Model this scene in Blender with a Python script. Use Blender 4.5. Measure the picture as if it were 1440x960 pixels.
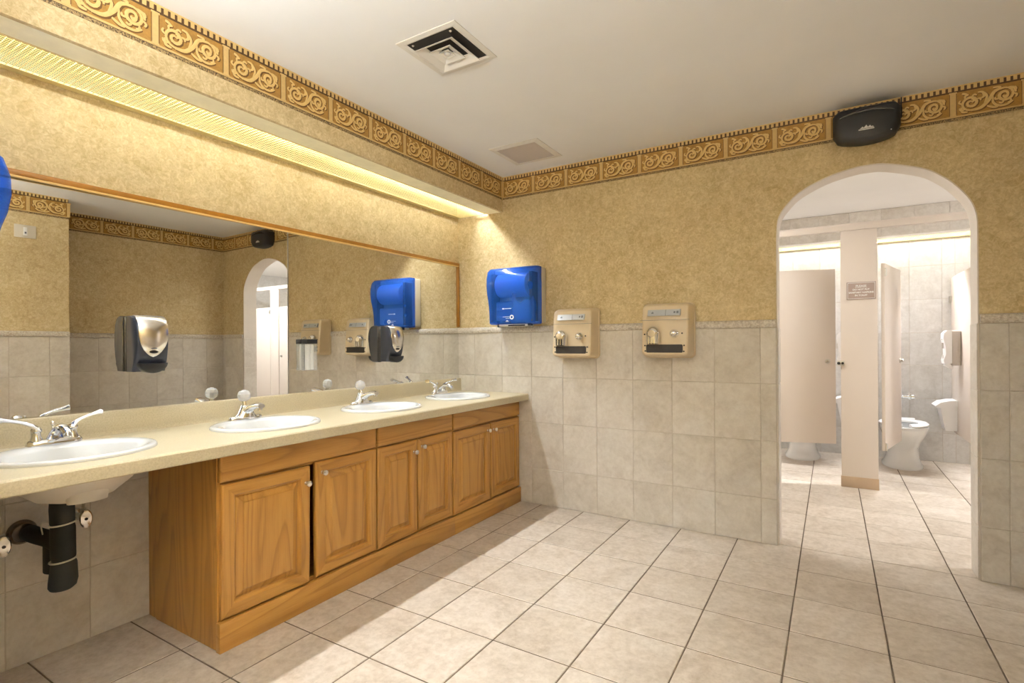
import bpy, bmesh, math, random
from mathutils import Vector, Matrix
random.seed(7)
for o in list(bpy.data.objects):
    bpy.data.objects.remove(o, do_unlink=True)
S = bpy.context.scene
COL = S.collection
PI = math.pi

# ------------------------------------------------------------------ camera
cam_d = bpy.data.cameras.new('camera')
cam = bpy.data.objects.new('camera', cam_d)
COL.objects.link(cam)
S.camera = cam
cam_d.sensor_width = 36.0
cam_d.lens = 738.2 / 1440 * 36
cam_d.shift_y = 4.6 / 1440
cam_d.clip_start = 0.02
_a = math.radians(31.325)
_r = math.radians(0.347)
_F = Vector((-math.sin(_a), math.cos(_a), 0))
_R0 = Vector((math.cos(_a), math.sin(_a), 0))
_U0 = Vector((0, 0, 1))
_R = _R0 * math.cos(_r) - _U0 * math.sin(_r)
_U = _R0 * math.sin(_r) + _U0 * math.cos(_r)
_M = Matrix((_R, _U, -_F)).transposed().to_4x4()
_M.translation = (2.56, -3.386, 1.166)
cam.matrix_world = _M

# ------------------------------------------------------------------ world, exposure, light levels
w = bpy.data.worlds.new('world')
S.world = w
w.use_nodes = True
w.node_tree.nodes['Background'].inputs[0].default_value = (0.9, 0.92, 1, 1)
w.node_tree.nodes['Background'].inputs[1].default_value = 0.0
S.view_settings.view_transform = 'Standard'
S.view_settings.look = 'None'
S.view_settings.gamma = 1
S.view_settings.use_curve_mapping = False
S.view_settings.exposure = 0.32
VANITY_TUBE = 23.0      # emission strength of the fluorescent tubes over the mirror
VANITY_DOWN = 29.0      # watts thrown downwards by their reflector
STALL_TUBE = 40.0       # the same over the toilet stalls
STALL_DOWN = 150.0
FILL_UPLIGHT = 430.0          # added fill uplight behind the camera, lifts the general brightness
HALL_LAMP = 38.0        # ceiling fixtures in the passage before the stalls
WARM = (0.95, 0.98, 1.0)
COOL = (0.95, 0.97, 1.0)

# ------------------------------------------------------------------ node helpers / materials
MATS = {}
def newmat(name):
    m = bpy.data.materials.new(name)
    m.use_nodes = True
    nt = m.node_tree
    b = nt.nodes['Principled BSDF']
    MATS[name] = m
    return m, nt, b
def col(c):
    return (c[0], c[1], c[2], 1)
def s2l(r, g, b):
    f = lambda v: (v / 255 / 12.92) if v / 255 <= 0.04045 else ((v / 255 + 0.055) / 1.055) ** 2.4
    return (f(r), f(g), f(b))
def coords(nt, scale=(1, 1, 1), rnd=0.0):
    tc = nt.nodes.new('ShaderNodeTexCoord')
    mp = nt.nodes.new('ShaderNodeMapping')
    mp.inputs['Scale'].default_value = scale
    nt.links.new(tc.outputs['Object'], mp.inputs['Vector'])
    if rnd:
        oi = nt.nodes.new('ShaderNodeObjectInfo')
        mu = nt.nodes.new('ShaderNodeMath'); mu.operation = 'MULTIPLY'
        mu.inputs[1].default_value = rnd
        nt.links.new(oi.outputs['Random'], mu.inputs[0])
        cb = nt.nodes.new('ShaderNodeCombineXYZ')
        for k in range(3):
            nt.links.new(mu.outputs[0], cb.inputs[k])
        nt.links.new(cb.outputs[0], mp.inputs['Location'])
    return mp.outputs[0]
def noise(nt, vec, scale, detail=4, rough=0.6, dist=0.0):
    n = nt.nodes.new('ShaderNodeTexNoise')
    n.inputs['Scale'].default_value = scale
    n.inputs['Detail'].default_value = detail
    n.inputs['Roughness'].default_value = rough
    n.inputs['Distortion'].default_value = dist
    nt.links.new(vec, n.inputs['Vector'])
    return n.outputs['Fac']
def ramp(nt, fac, stops):
    r = nt.nodes.new('ShaderNodeValToRGB')
    e = r.color_ramp.elements
    e[0].position, e[0].color = stops[0][0], col(stops[0][1])
    e[1].position, e[1].color = stops[-1][0], col(stops[-1][1])
    for p, c in stops[1:-1]:
        k = e.new(p); k.color = col(c)
    nt.links.new(fac, r.inputs[0])
    return r.outputs[0]
def mix(nt, fac, a, b, mode='MIX'):
    m = nt.nodes.new('ShaderNodeMix'); m.data_type = 'RGBA'; m.blend_type = mode
    if isinstance(fac, (int, float)): m.inputs[0].default_value = fac
    else: nt.links.new(fac, m.inputs[0])
    for k, v in ((6, a), (7, b)):
        if isinstance(v, tuple): m.inputs[k].default_value = col(v)
        else: nt.links.new(v, m.inputs[k])
    return m.outputs[2]
def bump(nt, b, h, strength=0.2, dist=0.002):
    bp = nt.nodes.new('ShaderNodeBump')
    bp.inputs['Strength'].default_value = strength
    bp.inputs['Distance'].default_value = dist
    nt.links.new(h, bp.inputs['Height'])
    nt.links.new(bp.outputs[0], b.inputs['Normal'])
def plain(name, c, rough=0.5, metal=0.0, vary=0.06, scale=8.0, coat=0.0, spec=None):
    m, nt, b = newmat(name)
    v = coords(nt)
    f = noise(nt, v, scale, 3)
    lo = tuple(x * (1 - vary) for x in c); hi = tuple(min(1, x * (1 + vary)) for x in c)
    nt.links.new(ramp(nt, f, [(0.3, lo), (0.7, hi)]), b.inputs['Base Color'])
    b.inputs['Roughness'].default_value = rough
    b.inputs['Metallic'].default_value = metal
    b.inputs['Coat Weight'].default_value = coat
    if spec is not None: b.inputs['Specular IOR Level'].default_value = spec
    return m

def wallpaper(name, k=1.0):
    m, nt, b = newmat(name)
    v = coords(nt)
    f1 = noise(nt, v, 15, 6, 0.75, 0.9)
    f2 = noise(nt, v, 46, 4, 0.75, 1.2)
    f3 = noise(nt, v, 4, 2, 0.5)
    c = ramp(nt, f1, [(0.32, s2l(178, 155, 111)), (0.48, s2l(208, 187, 143)), (0.64, s2l(228, 211, 171))])
    c = mix(nt, 0.5, c, ramp(nt, f2, [(0.38, s2l(170, 146, 101)), (0.52, s2l(210, 189, 145)), (0.64, s2l(236, 222, 185))]))
    c = mix(nt, 0.2, c, ramp(nt, f3, [(0.35, s2l(186, 163, 117)), (0.65, s2l(222, 203, 161))]))
    nt.links.new(c, b.inputs['Base Color'])
    b.inputs['Roughness'].default_value = 0.62
    b.inputs['Specular IOR Level'].default_value = 0.25
    return m
wallpaper('wallpaper')

def stone_tile(name, dark, mid, light, rough=0.35, vein=0.35, rnd=23.0, scale=6.0):
    m, nt, b = newmat(name)
    v = coords(nt, rnd=rnd)
    f1 = noise(nt, v, scale, 6, 0.65, 0.8)
    f2 = noise(nt, v, scale * 6, 4, 0.7, 0.3)
    c = ramp(nt, f1, [(0.30, dark), (0.50, mid), (0.68, light)])
    c = mix(nt, vein, c, ramp(nt, f2, [(0.32, dark), (0.62, light)]))
    oi = nt.nodes.new('ShaderNodeObjectInfo')
    g = ramp(nt, oi.outputs['Random'], [(0.0, (0.90, 0.89, 0.87)), (1.0, (1.0, 1.0, 1.0))])
    c = mix(nt, 1.0, c, g, 'MULTIPLY')
    nt.links.new(c, b.inputs['Base Color'])
    b.inputs['Roughness'].default_value = rough
    bump(nt, b, f2, 0.12, 0.002)
    return m
stone_tile('wall_tile', s2l(198, 189, 177), s2l(219, 212, 202), s2l(230, 225, 217), 0.30)
stone_tile('floor_tile', s2l(176, 160, 141), s2l(207, 194, 179), s2l(221, 211, 199), 0.38, 0.45)
stone_tile('stall_tile', s2l(198, 195, 190), s2l(216, 214, 211), s2l(228, 227, 225), 0.30)
stone_tile('cap_tile', s2l(172, 158, 140), s2l(214, 204, 190), s2l(232, 226, 216), 0.5, 0.8, scale=14.0)
plain('wall_grout', s2l(200, 190, 176), 0.9, vary=0.1, scale=30)
plain('floor_grout', s2l(98, 84, 68), 0.95, vary=0.25, scale=25)
plain('ceiling_paint', s2l(241, 239, 236), 0.9, vary=0.02, scale=2)
plain('reveal_paint', s2l(226, 217, 206), 0.6, vary=0.03)
plain('cream_board_bounce_lit', s2l(250, 243, 212), 0.6, vary=0.05, scale=14)  # cream paint lifted so its colour carries light bounced off counter and wall
plain('white_paint', s2l(232, 230, 224), 0.45, vary=0.02)
plain('vent_white', s2l(228, 222, 212), 0.5, vary=0.03)
plain('slat_grey', s2l(190, 176, 162), 0.5, vary=0.03)
plain('vent_dark', s2l(34, 28, 22), 0.8, vary=0.2)
plain('trough', s2l(74, 66, 40), 0.7, vary=0.05)
plain('grille_metal', s2l(226, 206, 142), 0.45, metal=0.2, vary=0.05)
plain('gold_wood', s2l(160, 106, 26), 0.35, vary=0.12, scale=30)
plain('frame_edge', s2l(226, 190, 120), 0.4, vary=0.05)

def oak(name, axis):
    m, nt, b = newmat(name)
    # axis = grain direction: 1 = y, 2 = z
    sc = {1: (11, 1.0, 11), 2: (11, 11, 1.0)}[axis]
    v = coords(nt, sc, rnd=17.0)
    d = noise(nt, v, 0.5, 3, 0.6)
    # growth rings: contours of a stretched noise give cathedral figure
    fig = noise(nt, v, 0.42, 2, 0.45, 0.3)
    mu = nt.nodes.new('ShaderNodeMath'); mu.operation = 'MULTIPLY'; mu.inputs[1].default_value = 15.0
    nt.links.new(fig, mu.inputs[0])
    fr = nt.nodes.new('ShaderNodeMath'); fr.operation = 'FRACT'
    nt.links.new(mu.outputs[0], fr.inputs[0])
    sp = {1: (420, 9.0, 420), 2: (420, 420, 9.0)}[axis]
    v2 = coords(nt, sp, rnd=11.0)
    pores = noise(nt, v2, 1.0, 2, 0.6)
    c = ramp(nt, fr.outputs[0], [(0.0, s2l(139, 91, 34)), (0.22, s2l(171, 119, 50)), (0.6, s2l(188, 138, 65)), (0.9, s2l(182, 131, 59)), (1.0, s2l(139, 91, 34))])
    c = mix(nt, 0.30, c, ramp(nt, pores, [(0.30, s2l(137, 90, 32)), (0.55, s2l(187, 138, 64)), (0.8, s2l(199, 152, 79))]))
    c = mix(nt, 0.25, c, ramp(nt, d, [(0.3, s2l(159, 110, 45)), (0.7, s2l(197, 149, 75))]))
    nt.links.new(c, b.inputs['Base Color'])
    b.inputs['Roughness'].default_value = 0.38
    b.inputs['Coat Weight'].default_value = 0.15
    bump(nt, b, pores, 0.08, 0.001)
    return m
oak('oak_v', 2); oak('oak_h', 1)
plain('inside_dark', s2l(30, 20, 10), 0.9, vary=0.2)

def laminate():
    m, nt, b = newmat('laminate')
    v = coords(nt)
    f = noise(nt, v, 180, 2, 0.8); g = noise(nt, v, 6, 2)
    c = ramp(nt, f, [(0.35, s2l(186, 173, 142)), (0.6, s2l(208, 196, 166))])
    c = mix(nt, 0.3, c, ramp(nt, g, [(0.3, s2l(196, 182, 150)), (0.7, s2l(212, 200, 172))]))
    nt.links.new(c, b.inputs['Base Color'])
    b.inputs['Roughness'].default_value = 0.32
laminate()
plain('porcelain', s2l(226, 227, 226), 0.12, vary=0.01, coat=0.5)
plain('sink_under', s2l(222, 214, 202), 0.35, vary=0.03)
plain('chrome', (0.82, 0.83, 0.85), 0.07, metal=1.0, vary=0.02)
plain('bronze', (0.22, 0.18, 0.15), 0.25, metal=1.0, vary=0.08)
plain('steel', (0.62, 0.60, 0.56), 0.28, metal=1.0, vary=0.05)
plain('brushed', (0.78, 0.75, 0.70), 0.22, metal=1.0, vary=0.04, scale=40)
plain('black_plastic', s2l(26, 27, 31), 0.22, vary=0.08, coat=0.3)
plain('grey_plastic', s2l(42, 46, 56), 0.3, vary=0.05)
plain('lever_black', s2l(14, 15, 20), 0.35, vary=0.1)
plain('matte_black', s2l(30, 30, 32), 0.5, vary=0.1)
plain('wrap_black', s2l(20, 22, 20), 0.75, vary=0.2, scale=40)
plain('cable_tie', s2l(205, 200, 184), 0.5, vary=0.05)
plain('dryer_beige', s2l(220, 201, 168), 0.38, vary=0.03, coat=0.2)
plain('dryer_label', s2l(190, 194, 198), 0.35, metal=0.3, vary=0.04)
plain('ink_grey', s2l(112, 116, 122), 0.6)
plain('ink_dark', s2l(40, 34, 28), 0.6)
plain('ink_white', s2l(238, 238, 238), 0.5, vary=0.01)
plain('dispenser_grey', s2l(212, 206, 190), 0.42, vary=0.03)
plain('paper_white', s2l(244, 244, 242), 0.85, vary=0.01)
plain('hose', s2l(205, 196, 178), 0.5, vary=0.08, scale=60)
plain('valve_red', s2l(170, 120, 100), 0.5)
plain('partition', s2l(218, 206, 195), 0.42, vary=0.015, scale=3)
plain('shoe_steel', s2l(190, 168, 144), 0.35, metal=0.5, vary=0.05)
plain('white_plastic', s2l(240, 240, 240), 0.3, vary=0.01)
plain('grey_side', s2l(196, 188, 180), 0.4, vary=0.03)
plain('sign_plastic', s2l(166, 146, 136), 0.45, vary=0.03)
plain('switch_ivory', s2l(216, 208, 192), 0.4, vary=0.03)
plain('border_ground', s2l(166, 124, 56), 0.6, vary=0.16, scale=60)
plain('border_dark', s2l(82, 56, 28), 0.7, vary=0.25, scale=60)
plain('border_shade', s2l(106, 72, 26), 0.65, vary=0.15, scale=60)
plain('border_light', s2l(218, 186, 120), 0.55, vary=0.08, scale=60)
plain('border_pilaster', s2l(208, 176, 116), 0.6, vary=0.06, scale=50)

def speckle():
    m, nt, b = newmat('border_speckle')
    f = noise(nt, coords(nt), 220, 2, 0.8)
    nt.links.new(ramp(nt, f, [(0.42, s2l(66, 48, 28)), (0.62, s2l(190, 162, 112))]), b.inputs['Base Color'])
    b.inputs['Roughness'].default_value = 0.7
speckle()
def mirror_mat():
    m, nt, b = newmat('mirror_silver')
    f = noise(nt, coords(nt), 3, 2)
    nt.links.new(ramp(nt, f, [(0.3, (0.80, 0.80, 0.77)), (0.7, (0.82, 0.82, 0.79))]), b.inputs['Base Color'])
    b.inputs['Metallic'].default_value = 1.0
    b.inputs['Roughness'].default_value = 0.0
mirror_mat()
def clear(name, c, rough=0.03, tr=0.95):
    m, nt, b = newmat(name)
    f = noise(nt, coords(nt), 5, 2)
    nt.links.new(ramp(nt, f, [(0.3, tuple(x * 0.98 for x in c)), (0.7, c)]), b.inputs['Base Color'])
    b.inputs['Roughness'].default_value = rough
    b.inputs['Transmission Weight'].default_value = tr
    b.inputs['IOR'].default_value = 1.3
clear('acrylic', (0.97, 0.98, 1.0), 0.05, 0.55)
def thin_clear():
    m, nt, b = newmat('clear_box')
    f = noise(nt, coords(nt), 5, 2)
    nt.links.new(ramp(nt, f, [(0.3, (0.90, 0.91, 0.92)), (0.7, (0.94, 0.95, 0.95))]), b.inputs['Base Color'])
    b.inputs['Roughness'].default_value = 0.05
    t = nt.nodes.new('ShaderNodeBsdfTransparent')
    mx = nt.nodes.new('ShaderNodeMixShader'); mx.inputs[0].default_value = 0.16
    nt.links.new(t.outputs[0], mx.inputs[1]); nt.links.new(b.outputs[0], mx.inputs[2])
    nt.links.new(mx.outputs[0], nt.nodes['Material Output'].inputs['Surface'])
thin_clear()
def blue_cover():
    m, nt, b = newmat('blue_cover')
    f = noise(nt, coords(nt), 4, 2)
    nt.links.new(ramp(nt, f, [(0.3, s2l(40, 104, 214)), (0.7, s2l(50, 116, 224))]), b.inputs['Base Color'])
    b.inputs['Roughness'].default_value = 0.14
    b.inputs['Coat Weight'].default_value = 0.4
    t = nt.nodes.new('ShaderNodeBsdfTransparent')
    t.inputs[0].default_value = col(s2l(120, 172, 255))
    mx = nt.nodes.new('ShaderNodeMixShader')
    mx.inputs[0].default_value = 0.40
    nt.links.new(t.outputs[0], mx.inputs[1])
    nt.links.new(b.outputs[0], mx.inputs[2])
    nt.links.new(mx.outputs[0], nt.nodes['Material Output'].inputs['Surface'])
blue_cover()
def emit(name, c, s):
    m, nt, b = newmat(name)
    b.inputs['Base Color'].default_value = (0.9, 0.9, 0.9, 1)
    b.inputs['Emission Color'].default_value = col(c)
    b.inputs['Emission Strength'].default_value = s
emit('tube_vanity', (0.84, 0.95, 1.06), VANITY_TUBE)
emit('tube_stall', COOL, STALL_TUBE)
emit('tube_fill', (0.92, 0.97, 1.0), FILL_UPLIGHT)
emit('diffuser_hall', (0.96, 0.98, 1.0), HALL_LAMP)

# ------------------------------------------------------------------ mesh helpers
class MB:
    def __init__(s):
        s.v = []; s.f = []; s.mi = []
    def add(s, vs, fs, mi=0):
        n = len(s.v)
        s.v += [tuple(p) for p in vs]
        s.f += [tuple(i + n for i in f) for f in fs]
        s.mi += [mi] * len(fs)
        return s
    def box(s, x0, x1, y0, y1, z0, z1, mi=0):
        v = [(x0, y0, z0), (x1, y0, z0), (x1, y1, z0), (x0, y1, z0), (x0, y0, z1), (x1, y0, z1), (x1, y1, z1), (x0, y1, z1)]
        return s.add(v, [(0, 3, 2, 1), (4, 5, 6, 7), (0, 1, 5, 4), (1, 2, 6, 5), (2, 3, 7, 6), (3, 0, 4, 7)], mi)
    def rbox(s, x0, x1, y0, y1, z0, z1, r=0.004, seg=2, mi=0):
        bm = bmesh.new()
        bmesh.ops.create_cube(bm, size=1)
        for p in bm.verts:
            p.co = Vector(((x0 + x1) / 2 + p.co.x * (x1 - x0), (y0 + y1) / 2 + p.co.y * (y1 - y0), (z0 + z1) / 2 + p.co.z * (z1 - z0)))
        bmesh.ops.bevel(bm, geom=bm.edges[:], offset=r, segments=seg, profile=0.5, affect='EDGES')
        bm.verts.index_update()
        s.add([p.co[:] for p in bm.verts], [tuple(q.index for q in f.verts) for f in bm.faces], mi)
        bm.free()
        return s
    def loft(s, loops, cap0=True, cap1=True, closed=True, mi=0):
        n = len(loops[0]); vs = [p for L in loops for p in L]; fs = []
        for i in range(len(loops) - 1):
            for k in range(n if closed else n - 1):
                a = i * n + k; b = i * n + (k + 1) % n
                fs.append((a, b, b + n, a + n))
        if cap0: fs.append(tuple(range(n - 1, -1, -1)))
        if cap1: fs.append(tuple((len(loops) - 1) * n + k for k in range(n)))
        return s.add(vs, fs, mi)
    def cyl(s, p0, p1, r0, r1=None, n=16, mi=0, cap=True):
        r1 = r0 if r1 is None else r1
        p0 = Vector(p0); p1 = Vector(p1); d = (p1 - p0).normalized()
        a = d.orthogonal().normalized(); b = d.cross(a)
        L = [[p + (a * math.cos(2 * PI * k / n) + b * math.sin(2 * PI * k / n)) * r for k in range(n)] for p, r in ((p0, r0), (p1, r1))]
        return s.loft(L, cap, cap, mi=mi)
    def lathe(s, prof, c=(0, 0, 0), axis=(0, 0, 1), n=20, mi=0):
        # prof: (radius, height) along axis
        ax = Vector(axis).normalized(); a = ax.orthogonal().normalized(); b = ax.cross(a); c = Vector(c)
        L = [[c + ax * h + (a * math.cos(2 * PI * k / n) + b * math.sin(2 * PI * k / n)) * max(r, 1e-5) for k in range(n)] for r, h in prof]
        return s.loft(L, True, True, mi=mi)
    def tube(s, pts, r, n=8, mi=0, flat=None, up=(0, 0, 1)):
        pts = [Vector(p) for p in pts]
        R = r if isinstance(r, (list, tuple)) else [r] * len(pts)
        L = []
        prev = None
        for i, p in enumerate(pts):
            d = (pts[min(i + 1, len(pts) - 1)] - pts[max(i - 1, 0)]).normalized()
            if flat is None:
                a = (prev - d * prev.dot(d)) if prev else d.orthogonal()
                a.normalize(); prev = a
            else:
                a = Vector(up).cross(d).normalized()
            b = d.cross(a)
            fl = 1.0 if flat is None else flat
            L.append([p + (a * math.cos(2 * PI * k / n) + b * math.sin(2 * PI * k / n) * fl) * R[i] for k in range(n)])
        return s.loft(L, True, True, mi=mi)
    def prism(s, poly, axis, a0, a1, mi=0):
        # poly: list of 2D points in the plane across `axis` (0: (y,z), 1: (x,z), 2: (x,y))
        def P(u, v, t):
            return {0: (t, u, v), 1: (u, t, v), 2: (u, v, t)}[axis]
        n = len(poly)
        vs = [P(u, v, a0) for u, v in poly] + [P(u, v, a1) for u, v in poly]
        fs = [tuple(range(n - 1, -1, -1)), tuple(range(n, 2 * n))] + [(k, (k + 1) % n, (k + 1) % n + n, k + n) for k in range(n)]
        return s.add(vs, fs, mi)
    def mesh(s, name, mats, smooth=True, ang=40):
        me = bpy.data.meshes.new(name)
        me.from_pydata(s.v, [], s.f)
        for m in (mats if isinstance(mats, (list, tuple)) else [mats]):
            me.materials.append(MATS[m])
        bm = bmesh.new(); bm.from_mesh(me)
        bmesh.ops.recalc_face_normals(bm, faces=bm.faces[:])
        bm.to_mesh(me); bm.free()
        for p, i in zip(me.polygons, s.mi):
            p.material_index = i
            p.use_smooth = smooth
        if smooth:
            me.set_sharp_from_angle(angle=math.radians(ang))
        return me
    def build(s, name, mats, parent=None, loc=None, smooth=True, ang=40, label=None):
        o = bpy.data.objects.new(name, s.mesh(name, mats, smooth, ang))
        COL.objects.link(o)
        if parent: o.parent = parent
        if loc: o.location = loc
        if label: o['label'] = label
        return o
def thing(name, label, cat, loc=(0, 0, 0), rz=0, group=None):
    o = bpy.data.objects.new(name, None)
    COL.objects.link(o)
    o.empty_display_size = 0.05
    o.location = loc; o.rotation_euler = (0, 0, rz)
    return tag(o, label, cat, group)
def tag(o, label, cat, group=None):
    o['label'] = label; o['category'] = cat
    if group: o['group'] = group
    return o
def struct(o, label=None):
    o['kind'] = 'structure'
    if label: o['label'] = label
    return o
def dup(root, loc, rz, label, group=None):
    r = root.copy(); COL.objects.link(r); r.location = loc; r.rotation_euler = (0, 0, rz)
    r['label'] = label
    if group: r['group'] = group
    for ch in list(root.children):
        c = ch.copy(); COL.objects.link(c); c.parent = r
        for g in list(ch.children):
            e = g.copy(); COL.objects.link(e); e.parent = c
    return r
def catmull(pts, k=6, closed=False):
    out = []
    P = [Vector(p) for p in pts]; n = len(P)
    for i in range(n if closed else n - 1):
        p0 = P[(i - 1) % n] if (closed or i > 0) else P[0]
        p1, p2 = P[i], P[(i + 1) % n]
        p3 = P[(i + 2) % n] if (closed or i + 2 < n) else P[-1]
        for j in range(k):
            t = j / k
            out.append(0.5 * ((2 * p1) + (p2 - p0) * t + (2 * p0 - 5 * p1 + 4 * p2 - p3) * t * t + (3 * p1 - p0 - 3 * p2 + p3) * t ** 3))
    if not closed: out.append(P[-1])
    return out

# ------------------------------------------------------------------ tile placement
TILE_MESH = {}
def tile_mesh(wd, ht, th, mat, r=0.002):
    key = (round(wd, 3), round(ht, 3), th, mat)
    if key not in TILE_MESH:
        m = MB(); a, b = wd / 2, ht / 2
        m.loft([[(-a, -b, 0), (a, -b, 0), (a, b, 0), (-a, b, 0)],
                [(-a, -b, th - r), (a, -b, th - r), (a, b, th - r), (-a, b, th - r)],
                [(-a + r, -b + r, th), (a - r, -b + r, th), (a - r, b - r, th), (-a + r, b - r, th)]], False, True)
        TILE_MESH[key] = m.mesh('tile', mat, False)
    return TILE_MESH[key]
def tile(parent, name, o0, u, v, nrm, u0, u1, v0, v1, th, mat):
    # a tile on the plane origin o0 with axes u, v (unit vectors) and outward normal nrm
    me = tile_mesh(u1 - u0, v1 - v0, th, mat)
    o = bpy.data.objects.new(name, me); COL.objects.link(o)
    M = Matrix((u, v, nrm)).transposed().to_4x4()
    M.translation = Vector(o0) + u * ((u0 + u1) / 2) + v * ((v0 + v1) / 2)
    M.translation += nrm * random.uniform(-0.0004, 0.0004)
    o.parent = parent; o.matrix_local = M
    return o
def lines(a, b, first, step):
    L = [a]; x = first
    while x < b - 0.012:
        if x > a + 0.012: L.append(x)
        x += step
    L.append(b)
    return L
X, Y, Z = Vector((1, 0, 0)), Vector((0, 1, 0)), Vector((0, 0, 1))
ROWS = [0.0, 0.264, 0.597, 0.930, 1.257]
CAP0, CAP1 = 1.257, 1.303
def wainscot(parent, o0, u, nrm, a, b, first, mat='wall_tile', rows=ROWS, step=0.2553, cap=True, g=0.0012, skip=None):
    L = lines(a, b, first, step)
    for r0, r1 in zip(rows[:-1], rows[1:]):
        for c0, c1 in zip(L[:-1], L[1:]):
            if skip and skip(c0, c1, r0, r1): continue
            tile(parent, 'tile', o0, u, Z, nrm, c0 + g, c1 - g, r0 + g, r1 - g, 0.008, mat)
    if cap:
        for c0, c1 in zip(L[:-1], L[1:]):
            o = bpy.data.objects.new('cap_tile', cap_mesh(c1 - c0 - 0.001)); COL.objects.link(o)
            M = Matrix((u, Z, nrm)).transposed().to_4x4()
            M.translation = Vector(o0) + u * ((c0 + c1) / 2) + Z * CAP0
            o.parent = parent; o.matrix_local = M
def cap_mesh(wd):
    key = ('cap', round(wd, 3))
    if key not in TILE_MESH:
        h = CAP1 - CAP0; m = MB(); a = wd / 2
        prof = [(0.001, 0), (0.001, 0.012), (0.006, 0.016), (0.02, 0.018), (0.036, 0.016), (h - 0.003, 0.010), (h, 0.004), (h, 0)]
        m.loft([[(s_ * a, y_, z_) for y_, z_ in prof] for s_ in (-1, 1)])
        TILE_MESH[key] = m.mesh('cap_tile', 'cap_tile', True, 50)
    return TILE_MESH[key]

# ------------------------------------------------------------------ room numbers
H = 2.44
W = 3.60            # wall opposite the mirror
JX, JY = 3.08, -1.60  # projecting part of that wall
YF = -4.70          # wall behind the camera
WT = 0.145          # thickness of the wall with the arch
SX, SZ = 0.424, 2.178  # soffit over the vanity
SB = 3.16           # back wall of the stall room
SXR = 6.30          # right end of the stall room
SXL = 0.50          # left end of the stall room
WING = -3.032        # short wall at the left end of the counter

# ------------------------------------------------------------------ floor
fl = struct(MB().box(-0.15, SXR + 0.1, YF - 0.1, SB + 0.1, -0.08, -0.002).build('floor', 'floor_grout', smooth=False))
xl = lines(0.0, W, 0.412, 0.3325)
yl = lines(-3.66, 0.0, -3.66 + 0.0, 0.335)
yl = [-3.665 + 0.335 * k for k in range(11)] + [0.02]
g = 0.0028
def floor_tile(x0, x1, y0, y1):
    tile(fl, 'tile', (0, 0, -0.004), X, Y, Z, x0 + g, x1 - g, y0 + g, y1 - g, 0.004, 'floor_tile')
for y0, y1 in zip(yl[:-1], yl[1:]):
    for x0, x1 in zip(xl[:-1], xl[1:]):
        if y1 < JY + 0.02 and x0 > JX - 0.02: continue
        floor_tile(x0, min(x1, JX) if (y1 < JY + 0.02) else x1, y0, y1)
yl2 = [0.02 + 0.335 * k for k in range(10)] + [SB]
yl2[9] = 3.035
for y0, y1 in zip(yl2[:-1], yl2[1:]):
    for k in range(5, 14):
        floor_tile(0.0795 + 0.3325 * k, 0.0795 + 0.3325 * (k + 1), y0, y1)
# floor beyond what the picture shows keeps one joined sheet of the same tiles
m = MB()
for y0, y1 in zip(yl2[:-1], yl2[1:]):
    for k in list(range(1, 5)) + list(range(14, 19)):
        x0 = 0.0795 + 0.3325 * k
        m.box(x0 + g, x0 + 0.3325 - g, y0 + g, y1 - g, -0.004, 0.0)
for k in range(4):
    for j in range(10):
        x0 = 0.0795 + 0.3325 * j - 0.0795 * (j == 0)
        if x0 < JX: m.box(x0 + g, min(JX, 0.0795 + 0.3325 * (j + 1)) - g, -4.0 - 0.335 * k + g, -3.665 - 0.335 * k - g, -0.004, 0.0)
o = m.build('tile_field', 'floor_tile', fl, smooth=False); o['kind'] = 'stuff'

# ------------------------------------------------------------------ ceiling
struct(MB().box(-0.15, W + 0.15, YF - 0.1, 0.0, H, H + 0.1).build('ceiling', 'ceiling_paint', smooth=False))
struct(MB().box(SXL - 0.1, SXR + 0.1, 0.001, SB + 0.1, H, H + 0.1).build('ceiling_stall_room', 'ceiling_paint', smooth=False))

# ------------------------------------------------------------------ vanity wall (left), with a shallow recess behind the mirror
m = MB()
m.box(-0.15, 0, WING, 0, 1.812, H)
m.box(-0.15, 0, WING, 0, 0, 0.886)
m.box(-0.15, -0.04, WING, 0, 0.886, 1.812)
wl = struct(m.build('wall_left', 'wallpaper', smooth=False))
MB().box(0, 0.0095, WING, -0.013, 0, 0.80).build('grout_bed', 'wall_grout', wl, smooth=False)
wainscot(wl, (0.004, 0, 0), Y, X, WING, -0.012, -2.468 - 0.2553 * 2, rows=[0, 0.283, 0.60, 0.80], cap=False)
# short wall at the left end of the counter
wg = struct(MB().box(0, 0.78, WING - 0.12, WING, 0, H).build('wall_wing', 'wallpaper', smooth=False))
m = MB().box(-0.15, 0, YF, WING - 0.12, 0, H)
struct(m.build('wall_left_rear', 'wallpaper', smooth=False))

# ------------------------------------------------------------------ wall with the arch
AP = [(2.289, 1.70), (2.290, 1.80), (2.302, 1.894), (2.35, 1.965), (2.416, 2.025), (2.539, 2.083), (2.659, 2.111), (2.74, 2.116), (2.819, 2.107),
      (2.967, 2.056), (3.040, 2.005), (3.096, 1.948), (3.151, 1.867), (3.174, 1.789), (3.178, 1.70)]
ap = [(p.x, p.y) for p in catmull([(a, b, 0) for a, b in AP], 4)]
m = MB()
AL, AR = AP[0][0], AP[-1][0]
m.box(0, AL, 0, WT, 0, H)
m.box(AR, W, 0, WT, 0, H)
for (a0, b0), (a1, b1) in zip(ap[:-1], ap[1:]):
    if a1 - a0 < 1e-4: continue
    m.add([(a0, 0, b0), (a1, 0, b1), (a1, 0, H), (a0, 0, H)], [(0, 1, 2, 3)])
    m.add([(a0, WT, b0), (a1, WT, b1), (a1, WT, H), (a0, WT, H)], [(3, 2, 1, 0)], 1)
wb = struct(m.build('wall_back', ['wallpaper', 'stall_tile'], smooth=False))
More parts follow.
